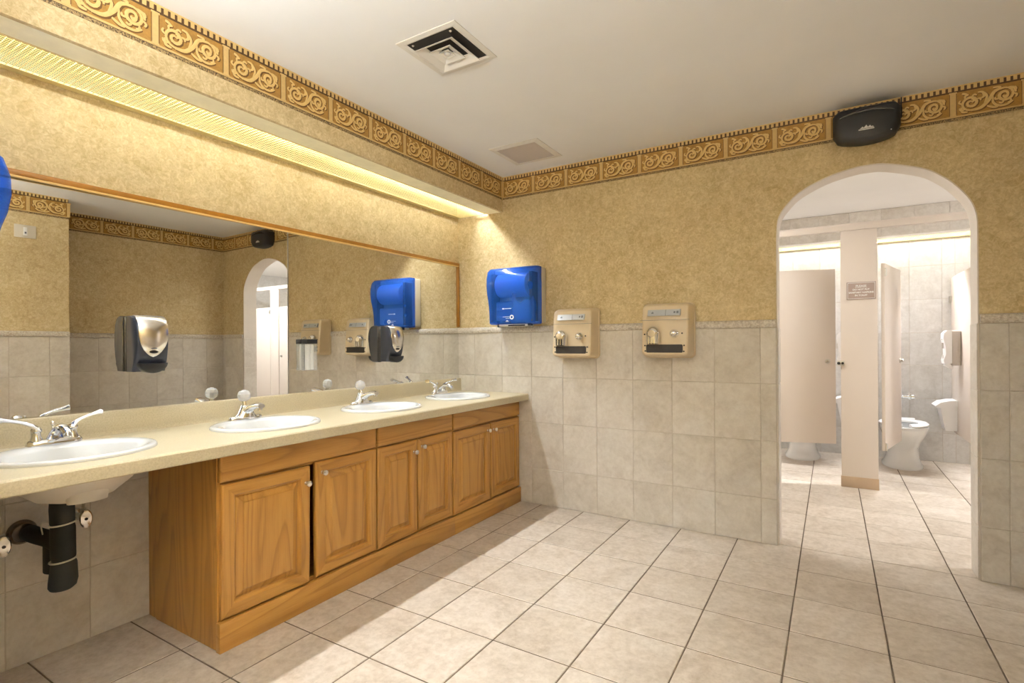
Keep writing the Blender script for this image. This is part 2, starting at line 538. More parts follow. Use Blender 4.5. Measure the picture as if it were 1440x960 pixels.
# plaster lining of the arch
m = MB()
path = [(AL, 0.0)] + ap + [(AR, 0.0)]
inn = []
for i, (a, b) in enumerate(path):
    inn.append((a, b))
cx_, cz_ = (AL + AR) / 2, 1.5
def inset(p, k):
    d = Vector((cx_ - p[0], 0 if p[1] < 1.7 else cz_ - p[1])).normalized()
    return (p[0] + d.x * k, p[1] + d.y * k)
L0 = [(a, -0.002, b) for a, b in path]; L1 = [(inset(p, 0.006)[0], -0.002, inset(p, 0.006)[1]) for p in path]
L2 = [(x_, WT + 0.002, z_) for x_, _, z_ in L1]; L3 = [(a, WT + 0.002, b) for a, b in path]
m.loft([L0, L1, L2, L3], False, False, closed=False)
struct(m.build('trim_arch', 'reveal_paint', ang=25), 'off-white plaster lining of the arched doorway')
m = MB().box(0, AL, -0.0095, 0, 0, CAP0).box(AR, W, -0.0095, 0, 0, CAP0)
m.build('grout_bed', 'wall_grout', wb, smooth=False)
wainscot(wb, (0, -0.004, 0), X, -Y, 0.0, AL - 0.001, 0.673 - 2 * 0.2553)
wainscot(wb, (0, -0.004, 0), X, -Y, AR + 0.001, W, 3.285)
for sx, xx, nn in ((0, AL + 0.006, X), (1, AR - 0.006, -X)):
    for r0, r1 in zip(ROWS[:-1], ROWS[1:]):
        tile(wb, 'tile', (xx, 0, 0), Y, Z, nn, -0.004, WT, r0 + 0.001, r1 - 0.001, 0.004, 'cap_tile' if False else 'wall_tile')

# ------------------------------------------------------------------ wall opposite the mirror, seen in it
wr = struct(MB().box(W, W + 0.12, JY, 0, 0, H).build('wall_right', 'wallpaper', smooth=False))
MB().box(W - 0.0095, W, JY, -0.009, 0, CAP0).build('grout_bed', 'wall_grout', wr, smooth=False)
wainscot(wr, (W - 0.004, 0, 0), -Y, -X, 0.012, -JY, 0.20)
wj = struct(MB().box(JX, W + 0.12, YF, JY, 0, H).build('wall_right_projection', 'wallpaper', smooth=False))
MB().box(JX - 0.0095, JX, -3.9, JY, 0, CAP0).build('grout_bed', 'wall_grout', wj, smooth=False)
wainscot(wj, (JX - 0.004, 0, 0), -Y, -X, -JY, 2.9, -JY + 0.135)
struct(MB().box(-0.15, W + 0.12, YF - 0.12, YF, 0, H).build('wall_front', 'wallpaper', smooth=False))

# ------------------------------------------------------------------ wallpaper border: printed frieze of panels with scrollwork
BP = 0.266
def spiral(cx, cz, r0, turns, a0, sgn, n=22):
    return [(cx + r0 * (1 - 0.82 * t / n) * math.cos(a0 + sgn * 2 * PI * turns * t / n), cz + r0 * (1 - 0.82 * t / n) * math.sin(a0 + sgn * 2 * PI * turns * t / n)) for t in range(n + 1)]
def frieze_meshes():
    pw, z0, z1 = BP, -0.150, -0.034       # panel field, z measured from the ceiling
    lo, hi = MB(), MB()
    zc = (z0 + z1) / 2
    C = pw / 2
    strokes = []
    A = spiral(0.068, zc - 0.006, 0.036, 1.6, -PI / 2, -1)           # big scroll at the left
    B = spiral(0.193, zc + 0.004, 0.034, 1.5, PI / 2, -1)
    stem = [(p.x, p.y) for p in catmull([(0.068, zc - 0.042, 0), (0.105, zc - 0.038, 0), (0.135, zc - 0.008, 0), (0.158, zc + 0.03, 0), (0.193, zc + 0.038, 0)], 7)]
    strokes += [(A, 0.0050), (B, 0.0050), (stem, 0.0062)]
    for (cx, cz, r0, a0, sg) in ((0.068, zc - 0.006, 0.036, -PI / 2, -1), (0.193, zc + 0.004, 0.034, PI / 2, -1)):
        for k in range(5):
            a = a0 + sg * (0.7 + 0.85 * k); rr0 = r0 * (1 - 0.07 * k)
            p0 = (cx + rr0 * math.cos(a), cz + rr0 * math.sin(a))
            p1 = (cx + (rr0 + 0.012) * math.cos(a + sg * 0.22), cz + (rr0 + 0.012) * math.sin(a + sg * 0.22))
            p2 = (cx + (rr0 + 0.011) * math.cos(a + sg * 0.5), cz + (rr0 + 0.011) * math.sin(a + sg * 0.5))
            if all(z0 + 0.004 < q[1] < z1 - 0.004 for q in (p0, p1, p2)):
                strokes.append(([(q.x, q.y) for q in catmull([(p0[0], p0[1], 0), (p1[0], p1[1], 0), (p2[0], p2[1], 0)], 3)], 0.0034))
    for c in ([(0.118, zc - 0.022), (0.128, zc + 0.012), (0.112, zc + 0.036), (0.094, zc + 0.040)],
              [(0.112, zc + 0.036), (0.118, zc + 0.018), (0.108, zc + 0.008)],
              [(0.150, zc + 0.018), (0.150, zc - 0.02), (0.168, zc - 0.042), (0.198, zc - 0.044), (0.222, zc - 0.03)],
              [(0.128, zc - 0.034), (0.150, zc - 0.046), (0.168, zc - 0.048)],
              [(0.060, zc + 0.034), (0.042, zc + 0.044), (0.034, zc + 0.046)],
              [(0.160, zc + 0.026), (0.176, zc + 0.044), (0.150, zc + 0.048)],
              [(0.205, zc + 0.036), (0.226, zc + 0.03), (0.232, zc + 0.008)],
              [(0.032, zc - 0.02), (0.036, zc - 0.044), (0.056, zc - 0.048)],
              [(0.072, zc - 0.004), (0.082, zc + 0.008), (0.070, zc + 0.014)],
              [(0.186, zc + 0.002), (0.196, zc - 0.010), (0.206, zc + 0.002)]):
        q = [(p.x, p.y) for p in catmull([(a, b, 0) for a, b in c], 6)]
        strokes.append((q, 0.0042))
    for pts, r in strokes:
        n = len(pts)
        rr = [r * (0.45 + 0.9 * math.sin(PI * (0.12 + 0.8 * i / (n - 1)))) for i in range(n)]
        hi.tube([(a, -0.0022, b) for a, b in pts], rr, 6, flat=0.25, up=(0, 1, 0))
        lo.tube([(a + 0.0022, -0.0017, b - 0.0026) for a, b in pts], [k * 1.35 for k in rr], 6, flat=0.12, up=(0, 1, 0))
    grd = MB().box(0.013, pw - 0.013, -0.0016, 0, z0, z1)
    pil = MB()
    for s0 in (0, 1):
        c = s0 * pw
    pil.box(-0.0105, 0.0105, -0.0034, 0, z0 - 0.002, z1)
    pil.box(-0.0150, 0.0150, -0.0040, 0, z1 - 0.005, z1 + 0.002)
    pil.box(-0.0130, 0.0130, -0.0040, 0, z0 - 0.004, z0 + 0.004)
    edge = MB()
    for e0 in (0.012, pw - 0.0145):
        edge.box(e0, e0 + 0.0025, -0.0022, 0, z0, z1)
    dent = MB()
    for k in range(11):
        c = pw * (k + 0.5) / 11
        dent.box(c - 0.0068, c + 0.0068, -0.0036, 0, -0.026, -0.006)
    bl = MB().box(0, pw, -0.0026, 0, -0.0085 - 0.149, -0.150).box(0, pw, -0.003, 0, -0.006, 0)
    sp = MB().box(0, pw, -0.0020, 0, -0.172, -0.160)
    dk = MB().box(0, pw, -0.0014, 0, -0.034, -0.004).box(0, pw, -0.0014, 0, -0.160, -0.1565)
    j = MB()
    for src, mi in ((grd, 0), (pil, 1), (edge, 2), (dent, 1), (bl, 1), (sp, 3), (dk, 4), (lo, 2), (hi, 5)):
        j.add(src.v, src.f, mi)
    return j.mesh('border_panel', ['border_ground', 'border_pilaster', 'border_shade', 'border_speckle', 'border_dark', 'border_light'], True, 30)
FR = frieze_meshes()
def frieze(name, origin, rz, length, start, label):
    # strip along local +x, facing local -y, top at the ceiling
    b = struct(MB().box(0, length, -0.001, 0, -0.172, 0).build(name, 'border_pilaster', smooth=False), label)
    b.location = origin; b.rotation_euler = (0, 0, rz)
    x = start
    while x < length - 0.02:
        if x + BP > 0.02:
            full = x >= -0.001 and x + BP <= length + 0.001
            if full:
                o = bpy.data.objects.new('border_panel', FR)
            else:
                bm = bmesh.new(); bm.from_mesh(FR)
                for pt, nn in (((-x + 0.0005, 0, 0), (-1, 0, 0)), ((length - x - 0.0005, 0, 0), (1, 0, 0))):
                    bmesh.ops.bisect_plane(bm, geom=bm.verts[:] + bm.edges[:] + bm.faces[:], plane_co=pt, plane_no=nn, clear_outer=True)
                me = bpy.data.meshes.new('border_panel'); bm.to_mesh(me); bm.free()
                for mt in FR.materials: me.materials.append(mt)
                o = bpy.data.objects.new('border_panel', me)
            COL.objects.link(o); o.parent = b; o.location = (x, 0, 0)
        x += BP
    return b
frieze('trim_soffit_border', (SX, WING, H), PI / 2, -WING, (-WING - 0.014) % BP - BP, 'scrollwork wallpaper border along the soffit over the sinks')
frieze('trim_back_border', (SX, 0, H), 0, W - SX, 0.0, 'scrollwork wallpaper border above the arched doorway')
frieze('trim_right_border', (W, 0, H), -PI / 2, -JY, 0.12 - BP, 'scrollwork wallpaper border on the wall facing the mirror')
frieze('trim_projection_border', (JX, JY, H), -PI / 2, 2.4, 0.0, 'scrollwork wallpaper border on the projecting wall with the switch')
# ------------------------------------------------------------------ soffits with fluorescent tubes behind a wire grille
def soffit(name, mat_face, mat_under, length):
    # local frame: along +y, wall at x = 0, front at x = SX; z absolute
    m = MB()
    m.box(SX - 0.02, SX, 0, length, SZ, H - 0.001, 0)
    m.box(0.285, SX - 0.02, 0, length, SZ, SZ + 0.012, 1)
    return struct(m.build(name, [mat_face, mat_under], smooth=False))
def soffit_light(label, length, tube_mat, ntube, watts, colour, rz=0.0):
    t = thing('soffit_light', label, 'light fixture')
    m = MB()
    m.box(0.0, 0.040, 0, length, SZ, SZ + 0.006).box(0.272, 0.285, 0, length, SZ, SZ + 0.006)
    m.box(0.040, 0.272, 0, 0.012, SZ, SZ + 0.006).box(0.040, 0.272, length - 0.012, length, SZ, SZ + 0.006)
    m.build('frame', 'grille_metal', t, smooth=False)
    m = MB(); n = int(length / 0.0185)
    for k in range(1, n):
        y = length * k / n
        m.box(0.040, 0.272, y - 0.0007, y + 0.0007, SZ + 0.001, SZ + 0.004)
    for k in range(1, 17):
        x = 0.040 + 0.232 * k / 17
        m.box(x - 0.0005, x + 0.0005, 0.012, length - 0.012, SZ + 0.001, SZ + 0.003)
    m.build('grille', 'grille_metal', t, smooth=False)
    MB().box(0.0005, 0.002, 0, length, SZ + 0.008, H - 0.02).box(0.0005, SX - 0.022, 0, length, H - 0.025, H - 0.02).build('reflector', 'trough', t, smooth=False)
    L = length / ntube
    for k in range(ntube):
        tb = MB().cyl((0.19, L * k + 0.03, 2.285), (0.19, L * (k + 1) - 0.03, 2.285), 0.013, n=10).build('tube', tube_mat, t)
        s = MB()
        for y in (L * k + 0.012, L * (k + 1) - 0.03):
            s.rbox(0.175, 0.205, y, y + 0.018, 2.262, 2.42, 0.003)
            s.build('tube_socket', 'white_paint', tb); s = MB()
    ld = bpy.data.lights.new('soffit_lamp', 'AREA')
    ld.shape = 'RECTANGLE'; ld.size = 0.028; ld.size_y = length - 0.08
    ld.energy = watts; ld.color = colour; ld.spread = math.radians(112)
    lo = bpy.data.objects.new('soffit_lamp', ld); COL.objects.link(lo)
    lo.parent = t; lo.location = (0.19, length / 2, 2.268); lo.rotation_euler = (0, -0.62, 0)
    return t
sf = soffit('wall_soffit_vanity', 'wallpaper', 'cream_board_bounce_lit', -WING)
sf.location = (0, WING, 0)
t = soffit_light('long wire-grille light trough under the soffit above the vanity mirror', -WING - 0.03, 'tube_vanity', 2, VANITY_DOWN, WARM)
t.location = (0, WING + 0.015, 0)
MB().box(0.0, 0.29, 0, 0.002, 0, 0.1)

# ------------------------------------------------------------------ mirror: two panels, frame strip
def mirror_panel(y0, y1, label, rz, loc):
    t = thing('wall_mirror', label, 'mirror', loc, rz)
    MB().box(-0.005, 0.0, y0, y1, 0.888, 1.800).build('glass', 'mirror_silver', t, smooth=False)
    for a, b in ((y0, y0 + 0.0015), (y1 - 0.0015, y1)):
        MB().box(-0.005, 0.0006, a, b, 0.888, 1.800).build('edge', 'steel', t, smooth=False)
mirror_panel(-1.556, -0.004, 'plain mirror panel reaching the tiled corner by the blue dispenser', 0, (0.006, 0, 0))
mirror_panel(-1.13, 0.335, 'plain mirror panel behind the two sinks nearest the exposed drain', math.radians(-0.9), (0.008, -1.9, 0))
t = thing('mirror_frame', 'gold stained wood strip along the top and corner edge of the mirror', 'mirror frame')
m = MB().rbox(0.0, 0.018, WING + 0.002, -0.009, 1.797, 1.819, 0.003)
m.build('top_rail', 'gold_wood', t)
MB().box(0.006, 0.0195, WING + 0.002, -0.024, 1.790, 1.797).build('inner_lip', 'frame_edge', t, smooth=False)
MB().rbox(0.001, 0.018, -0.0275, -0.0095, 1.31, 1.797, 0.003).build('corner_stile', 'gold_wood', t)

# ------------------------------------------------------------------ countertop with four drop-in sinks
CT, CB = 0.806, 0.766
XC = 0.6474
SINK_Y = [-2.63, -1.91, -1.19, -0.47]
SKX, SA, SBX = 0.345, 0.240, 0.212
top = thing('vanity_countertop', 'long cream laminate vanity top with a low backsplash', 'countertop')
m = MB()
segs = [WING + 0.002] + [(a + b) / 2 for a, b in zip(SINK_Y[:-1], SINK_Y[1:])] + [-0.010]
N = 64
for sy, s0, s1 in zip(SINK_Y, segs[:-1], segs[1:]):
    xa, xb = 0.001, XC - 0.014
    ell, rec = [], []
    for k in range(N):
        th = 2 * PI * k / N
        c, s_ = math.cos(th), math.sin(th)
        ell.append((SKX + (SBX - 0.015) * c, sy + (SA - 0.015) * s_))
        tt = min(((xb - SKX) / c if c > 1e-9 else (xa - SKX) / c if c < -1e-9 else 1e9), ((s1 - sy) / s_ if s_ > 1e-9 else (s0 - sy) / s_ if s_ < -1e-9 else 1e9))
        rec.append([SKX + tt * c, sy + tt * s_])
    for cx, cy in ((xa, s0), (xb, s0), (xa, s1), (xb, s1)):    # snap the nearest ring point to each corner
        k = min(range(N), key=lambda i: (rec[i][0] - cx) ** 2 + (rec[i][1] - cy) ** 2)
        rec[k] = [cx, cy]
    m.loft([[(a, b, CB) for a, b in rec], [(a, b, CB) for a, b in ell], [(a, b, CT) for a, b in ell], [(a, b, CT) for a, b in rec]], False, False)
prof = [(XC - 0.014, CT), (XC - 0.006, CT - 0.001), (XC - 0.001, CT - 0.006), (XC, CT - 0.012), (XC, CB - 0.004), (XC - 0.003, CB - 0.008), (XC - 0.025, CB - 0.008), (XC - 0.025, CB), (XC - 0.014, CB)]
m.loft([[(a, y, b) for a, b in prof] for y in (segs[0], segs[-1])])
m.build('worktop', 'laminate', top, ang=35)
pr = [(0.0085, CT - 0.002), (0.034, CT - 0.002), (0.030, CT + 0.006), (0.028, CT + 0.02), (0.028, CT + 0.086), (0.024, CT + 0.095), (0.017, CT + 0.098), (0.0085, CT + 0.098)]
MB().loft([[(a, y, b) for a, b in pr] for y in (WING + 0.002, -0.010)]).build('backsplash', 'laminate', top, ang=35)

def sink_mesh():
    m = MB(); n = 48
    def E(cx, b, a, z): return [(cx + b * math.cos(2 * PI * k / n), a * math.sin(2 * PI * k / n), z) for k in range(n)]
    L = [E(0, SBX - 0.02, SA - 0.02, -0.003), E(0, SBX, SA, 0.0005), E(0, SBX, SA, 0.007), E(0, SBX - 0.005, SA - 0.005, 0.0125), E(0.002, SBX - 0.016, SA - 0.018, 0.014),
         E(0.022, SBX - 0.048, SA - 0.036, 0.011), E(0.026, SBX - 0.058, SA - 0.048, 0.000), E(0.024, SBX - 0.07, SA - 0.064, -0.035), E(0.02, SBX - 0.092, SA - 0.09, -0.09),
         E(0.012, SBX - 0.13, SA - 0.14, -0.128), E(0.0, 0.04, 0.045, -0.142), E(-0.005, 0.022, 0.022, -0.145)]
    m.loft(L, False, False)
    return m
def sink_under():
    m = MB(); n = 48
    def E(cx, b, a, z): return [(cx + b * math.cos(2 * PI * k / n), a * math.sin(2 * PI * k / n), z) for k in range(n)]
    m.loft([E(0, SBX - 0.018, SA - 0.018, -0.0035), E(0.016, SBX - 0.045, SA - 0.035, -0.02), E(0.018, SBX - 0.060, SA - 0.055, -0.05), E(0.015, SBX - 0.08, SA - 0.08, -0.10),
            E(0.01, SBX - 0.118, SA - 0.13, -0.142), E(0, 0.055, 0.06, -0.158), E(-0.005, 0.03, 0.03, -0.162)], False, True)
    return m
sk = thing('sink', 'white oval drop-in sink above the bare drain pipe', 'sink', (SKX, SINK_Y[0], CT))
bs = sink_mesh().build('basin', 'porcelain', sk, ang=60)
MB().lathe([(0.022, -0.147), (0.022, -0.143), (0.016, -0.141), (0.012, -0.144), (0.001, -0.144)], (-0.005, 0, 0)).build('drain', 'chrome', sk)
sink_under().build('bowl_underside', 'sink_under', sk, ang=60)
sl = ['white oval drop-in sink between the soap dispenser and the mirror seam', 'white oval drop-in sink under the clear tube dispenser', 'white oval drop-in sink beside the tiled corner']
for y, lb in zip(SINK_Y[1:], sl):
    dup(sk, (SKX, y, CT), 0, lb, None)
sk_ov = MB()
sk_ov.loft([[(0.10 + (0.055 - 0.030 * t) * c, 0.075 * (1 - 0.25 * t) * s_ , -0.035 - 0.115 * t) for c, s_ in [(math.cos(2 * PI * k / 20), math.sin(2 * PI * k / 20)) for k in range(20)]] for t in (0, 0.35, 0.7, 1)])
sk_ov.build('overflow_channel', 'sink_under', sk, ang=60)

# ------------------------------------------------------------------ faucets
FX = 0.168 - 0.005
FZ = CT + 0.0135
def plate(m, half=0.082, wx=0.027, h=0.020):
    n = 28
    def E(b, a, z, p=2.6): return [(b * math.copysign(abs(math.cos(2 * PI * k / n)) ** (2 / p), math.cos(2 * PI * k / n)), a * math.copysign(abs(math.sin(2 * PI * k / n)) ** (2 / p), math.sin(2 * PI * k / n)), z) for k in range(n)]
    m.loft([E(wx, half, 0), E(wx, half, 0.006), E(wx * 0.9, half * 0.96, h * 0.75), E(wx * 0.7, half * 0.9, h)])
    return m
def knob_faucet(y, label):
    t = thing('knob_faucet', label, 'faucet', (FX, y, FZ))
    plate(MB(), h=0.016).build('base', 'chrome', t)
    m = MB()
    def R(cx, cz, hx, hy): return [(cx + hx * a, hy * b, cz + hx * a * 0.0) for a, b in [(math.cos(2 * PI * k / 16), math.sin(2 * PI * k / 16)) for k in range(16)]]
    m.loft([R(0, 0.010, 0.034, 0.060), R(0.002, 0.028, 0.031, 0.040), R(0.0, 0.052, 0.027, 0.027), R(-0.004, 0.066, 0.020, 0.020)])
    m.build('body', 'chrome', t)
    m = MB()
    sp = [((-0.006, 0.028), 0.026, 0.024), ((0.028, 0.046), 0.024, 0.020), ((0.066, 0.062), 0.021, 0.014), ((0.106, 0.070), 0.019, 0.012), ((0.126, 0.068), 0.017, 0.011)]
    m.loft([[(px, hw * b, pz + hh * a) for a, b in [(math.cos(2 * PI * k / 14), math.sin(2 * PI * k / 14)) for k in range(14)]] for (px, pz), hw, hh in sp])
    m.cyl((0.114, 0, 0.064), (0.116, 0, 0.047), 0.011, n=14)
    m.build('spout', 'chrome', t)
    MB().cyl((-0.006, 0, 0.06), (-0.010, 0, 0.086), 0.012, 0.010, n=14).build('stem', 'chrome', t)
    k = MB().lathe([(0.012, 0.0), (0.024, 0.006), (0.0295, 0.018), (0.0295, 0.032), (0.024, 0.046), (0.014, 0.052), (0.001, 0.053)], (-0.010, 0, 0.084), (-0.08, 0, 1), n=10).build('knob', 'acrylic', t, smooth=False, label='clear faceted acrylic knob')
    MB().lathe([(0.010, 0.046), (0.010, 0.0535), (0.001, 0.055)], (-0.010, 0, 0.084), (-0.08, 0, 1), n=12).build('index_button', 'white_plastic', k)
    MB().lathe([(0.002, 0.0), (0.002, 0.04), (0.005, 0.042), (0.005, 0.05), (0.001, 0.052)], (-0.024, 0, 0.012), n=10).build('lift_rod', 'chrome', t)
    return t
def lever_faucet(y, label, ang):
    t = thing('lever_faucet', label, 'faucet', (FX, y, FZ))
    plate(MB()).build('base', 'chrome', t)
    m = MB()
    sp = [((-0.004, 0.014), 0.026, 0.024), ((0.012, 0.040), 0.021, 0.018), ((0.045, 0.064), 0.017, 0.012), ((0.080, 0.066), 0.015, 0.010), ((0.108, 0.052), 0.014, 0.010), ((0.116, 0.044), 0.013, 0.008)]
    m.loft([[(px + hh * 0.4 * a, hw * b, pz + hh * a) for a, b in [(math.cos(2 * PI * k / 14), math.sin(2 * PI * k / 14)) for k in range(14)]] for (px, pz), hw, hh in sp])
    m.build('spout', 'chrome', t)
    MB().cyl((0.111, 0, 0.048), (0.115, 0, 0.036), 0.0105, n=14).build('aerator', 'steel', t)
    for sgn, aa in ((-1, ang[0]), (1, ang[1])):
        h = MB().lathe([(0.021, 0.010), (0.019, 0.022), (0.014, 0.034), (0.0135, 0.046), (0.017, 0.050), (0.017, 0.056), (0.011, 0.066), (0.001, 0.069)], (0, sgn * 0.052, 0), n=18).build('handle', 'chrome', t)
        dx, dy = math.cos(aa), math.sin(aa)
        pts = catmull([(-0.004 * dx, sgn * 0.052 - 0.004 * dy, 0.054), (0.012 * dx, sgn * 0.052 + 0.012 * dy, 0.072), (0.042 * dx, sgn * 0.052 + 0.042 * dy, 0.086), (0.080 * dx, sgn * 0.052 + 0.080 * dy, 0.096), (0.092 * dx, sgn * 0.052 + 0.092 * dy, 0.098)], 5)
        n_ = len(pts)
        MB().tube(pts, [0.0190 - 0.0085 * math.sin(PI * min(1, i / (n_ - 1) * 1.1)) for i in range(n_)], 10, flat=0.62).build('lever', 'chrome', h)
    MB().lathe([(0.0025, 0.0), (0.0025, 0.05), (0.006, 0.052), (0.007, 0.058), (0.004, 0.064), (0.001, 0.066)], (-0.021, 0, 0.014), n=10).build('lift_rod', 'chrome', t)
    return t
lever_faucet(SINK_Y[0] + 0.004, 'chrome two-lever faucet above the bare drain pipe', (-PI / 2 - 0.25, PI / 2 + 0.12))
knob_faucet(SINK_Y[1] + 0.006, 'chrome faucet with clear knob at the sink over the ajar cabinet door')
knob_faucet(SINK_Y[2] + 0.012, 'chrome faucet with clear knob at the sink under the clear tube dispenser')
lever_faucet(SINK_Y[3] + 0.022, 'chrome two-lever faucet beside the tiled corner', (-PI / 2 + 0.1, 0.5))
# ------------------------------------------------------------------ oak vanity cabinets
XF = 0.572      # front of the doors
DT = 0.021
def rect(y0, y1, z0, z1, x): return [(x, y0, z0), (x, y1, z0), (x, y1, z1), (x, y0, z1)]
def ring(m, levels, wd, ht, cap):
    Ls = [rect(i, wd - i, i, ht - i, d) for i, d in levels]
    for A, B in zip(Ls[:-1], Ls[1:]):
        for k in range(4):
            m.add([A[k], A[(k + 1) % 4], B[(k + 1) % 4], B[k]], [(0, 1, 2, 3)], 1 if k in (0, 2) else 0)
    if cap: m.add(Ls[-1], [(0, 1, 2, 3)], 0)
    return Ls
def door(parent, y0, y1, z0, z1, knob_y, knob_z, hinge_right, swing=0.0, sag=0.0):
    wd, ht = y1 - y0, z1 - z0
    m = MB()
    m.add(rect(0, wd, 0, ht, 0), [(3, 2, 1, 0)], 0)
    ring(m, [(0, 0), (0, DT - 0.006), (0.003, DT - 0.002), (0.007, DT), (0.046, DT), (0.049, DT - 0.004), (0.052, DT - 0.013), (0.058, DT - 0.0145)], wd, ht, False)
    d = m.build('door', ['oak_v', 'oak_h'], parent, ang=20)
    p = MB()
    ring(p, [(0.0575, DT - 0.0150), (0.060, DT - 0.0150), (0.063, DT - 0.0125), (0.084, DT - 0.0045), (0.0865, DT - 0.001), (0.090, DT - 0.0005)], wd, ht, True)
    p.build('panel', ['oak_v', 'oak_v'], d, ang=12)
    k = MB().lathe([(0.009, 0.0), (0.006, 0.004), (0.0055, 0.010), (0.012, 0.015), (0.0145, 0.020), (0.012, 0.025), (0.006, 0.027), (0.001, 0.0275)], (DT, knob_y - y0, knob_z - z0), (1, 0, 0), n=18)
    k.build('knob', 'brushed', d, label='small round brushed metal knob')
    hy = wd if hinge_right else 0
    R = Matrix.Rotation(swing, 4, 'Z') @ Matrix.Rotation(sag, 4, 'X')
    d.matrix_local = Matrix.Translation((XF - DT, y0 + hy, z0)) @ R @ Matrix.Translation((0, -hy, 0))
    return d
def drawer_front(parent, y0, y1, z0, z1):
    m = MB()
    Ls = ring(m, [(0, 0), (0, DT - 0.006), (0.003, DT - 0.002), (0.008, DT)], y1 - y0, z1 - z0, True)
    m.mi = [0] * len(m.mi)
    o = m.build('drawer_front', 'oak_h', parent, (XF - DT, y0, z0), ang=20)
    return o
def cabinet(y0, y1, label, dividers, doors, left_end=False):
    t = thing('vanity_cabinet', label, 'cabinet', (0, 0, 0), 0, None)
    m = MB(); xb = XF - DT - 0.001
    MB().box(0.010 if not left_end else 0.085, xb - 0.018, y0, y0 + 0.016, 0.002, CB - 0.002).build('side_panel', 'oak_v', t, smooth=False)
    MB().box(0.010, xb - 0.018, y1 - 0.016, y1, 0.002, CB - 0.002).build('side_panel', 'oak_v', t, smooth=False)
    MB().box(0.010, xb - 0.02, y0 + 0.016, y1 - 0.016, 0.095, 0.110).build('bottom_shelf', 'oak_h', t, smooth=False)
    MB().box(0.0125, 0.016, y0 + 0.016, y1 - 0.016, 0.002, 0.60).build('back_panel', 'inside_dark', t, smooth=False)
    m = MB()
    m.box(xb - 0.018, xb, y0, y0 + 0.03, 0.002, CB - 0.002).box(xb - 0.018, xb, y1 - 0.03, y1, 0.002, CB - 0.002)
    m.box(xb - 0.018, xb, y0 + 0.03, y1 - 0.03, 0.632, CB - 0.002, 1).box(xb - 0.018, xb, y0 + 0.03, y1 - 0.03, 0.002, 0.128, 1)
    for d in dividers: m.box(xb - 0.018, xb, d - 0.022, d + 0.022, 0.128, 0.632)
    m.build('face_frame', ['oak_v', 'oak_h'], t, smooth=False)
    drawer_front(t, y0 + 0.004, y1 - 0.004, 0.645, 0.757)
    for d in doors: door(t, *d)
    if left_end:
        MB().box(0.0125, 0.084, y0 + 0.006, y0 + 0.018, 0.0, CB - 0.002).build('scribe_strip', 'oak_v', t, smooth=False)
    return t
cabinet(-2.262, -1.452, 'oak vanity cabinet with the gaping door, open side towards the drain pipe', [],
        [(-2.256, -1.862, 0.122, 0.636, -1.885, 0.565, False, -0.012, -0.011), (-1.824, -1.456, 0.122, 0.640, -1.790, 0.590, True, 0.0, 0.0)], True)
cabinet(-1.450, -0.822, 'middle oak vanity cabinet, the narrowest one', [-1.136],
        [(-1.446, -1.144, 0.118, 0.638, -1.170, 0.572, False, 0.012, 0.0), (-1.128, -0.826, 0.122, 0.640, -1.096, 0.590, True, -0.03, 0.0)])
cabinet(-0.820, -0.012, 'oak vanity cabinet against the tiled wall below the blue dispenser', [-0.404],
        [(-0.814, -0.410, 0.116, 0.630, -0.440, 0.588, False, 0.0, 0.0), (-0.398, -0.020, 0.120, 0.632, -0.366, 0.586, True, 0.0, 0.0)])
b = struct(MB().rbox(XF - DT, XF + 0.006, -2.268, -0.815, 0.0, 0.112, 0.002).rbox(XF - DT, XF + 0.006, -0.813, -0.012, 0.0, 0.110, 0.002).build('baseboard_vanity', 'oak_h'), 'oak toe-kick board along the foot of the vanity cabinets')

# ------------------------------------------------------------------ plumbing below the open end of the counter
py, px = -2.632, 0.24
t = thing('drain_pipe', 'black foam-wrapped drain pipe hanging below the sink', 'drain pipe', (0, 0, 0))
m = MB()
def circ(cx, cy, z, r, ry=None, n=24): return [(cx + r * math.cos(2 * PI * k / n), cy + (ry or r) * math.sin(2 * PI * k / n), z) for k in range(n)]
m.loft([circ(px, py, 0.640, 0.034), circ(px, py, 0.60, 0.036), circ(px, py + 0.001, 0.552, 0.0355), circ(px, py + 0.002, 0.542, 0.0335), circ(px, py + 0.002, 0.53, 0.036),
        circ(px, py + 0.003, 0.43, 0.036), circ(px, py + 0.004, 0.418, 0.033)])
m.build('upper_wrap', 'wrap_black', t)
m = MB()
m.loft([circ(px, py + 0.004, 0.418, 0.033), circ(px, py + 0.005, 0.405, 0.037), circ(px - 0.004, py + 0.004, 0.345, 0.041, 0.042), circ(px - 0.006, py + 0.002, 0.325, 0.040, 0.040), circ(px - 0.01, py, 0.315, 0.034, 0.032), circ(px - 0.01, py, 0.312, 0.02)])
m.build('trap_wrap', 'wrap_black', t)
m = MB()
m.loft([[(px - 0.085 + 0.03 * math.cos(2 * PI * k / 14), py - 0.012 + 0.014 * math.sin(2 * PI * k / 14), z) for k in range(14)] for z in (0.50, 0.36)])
m.build('loose_flap', 'wrap_black', t)
m = MB()
m.tube(catmull([(px - 0.02, py, 0.47), (px - 0.07, py - 0.01, 0.480), (0.10, py - 0.025, 0.485), (0.0165, py - 0.03, 0.485)], 6), 0.029, 16)
m.build('wall_arm_wrap', 'wrap_black', t)
m = MB().lathe([(0.044, 0.0), (0.044, 0.006), (0.039, 0.018), (0.033, 0.024)], (0.0135, py - 0.045, 0.49), (1, 0, 0), n=28)
m.build('escutcheon', 'bronze', t)
MB().cyl((px, py, 0.637), (px, py, 0.652), 0.024, n=20).build('tailpiece', 'chrome', t)
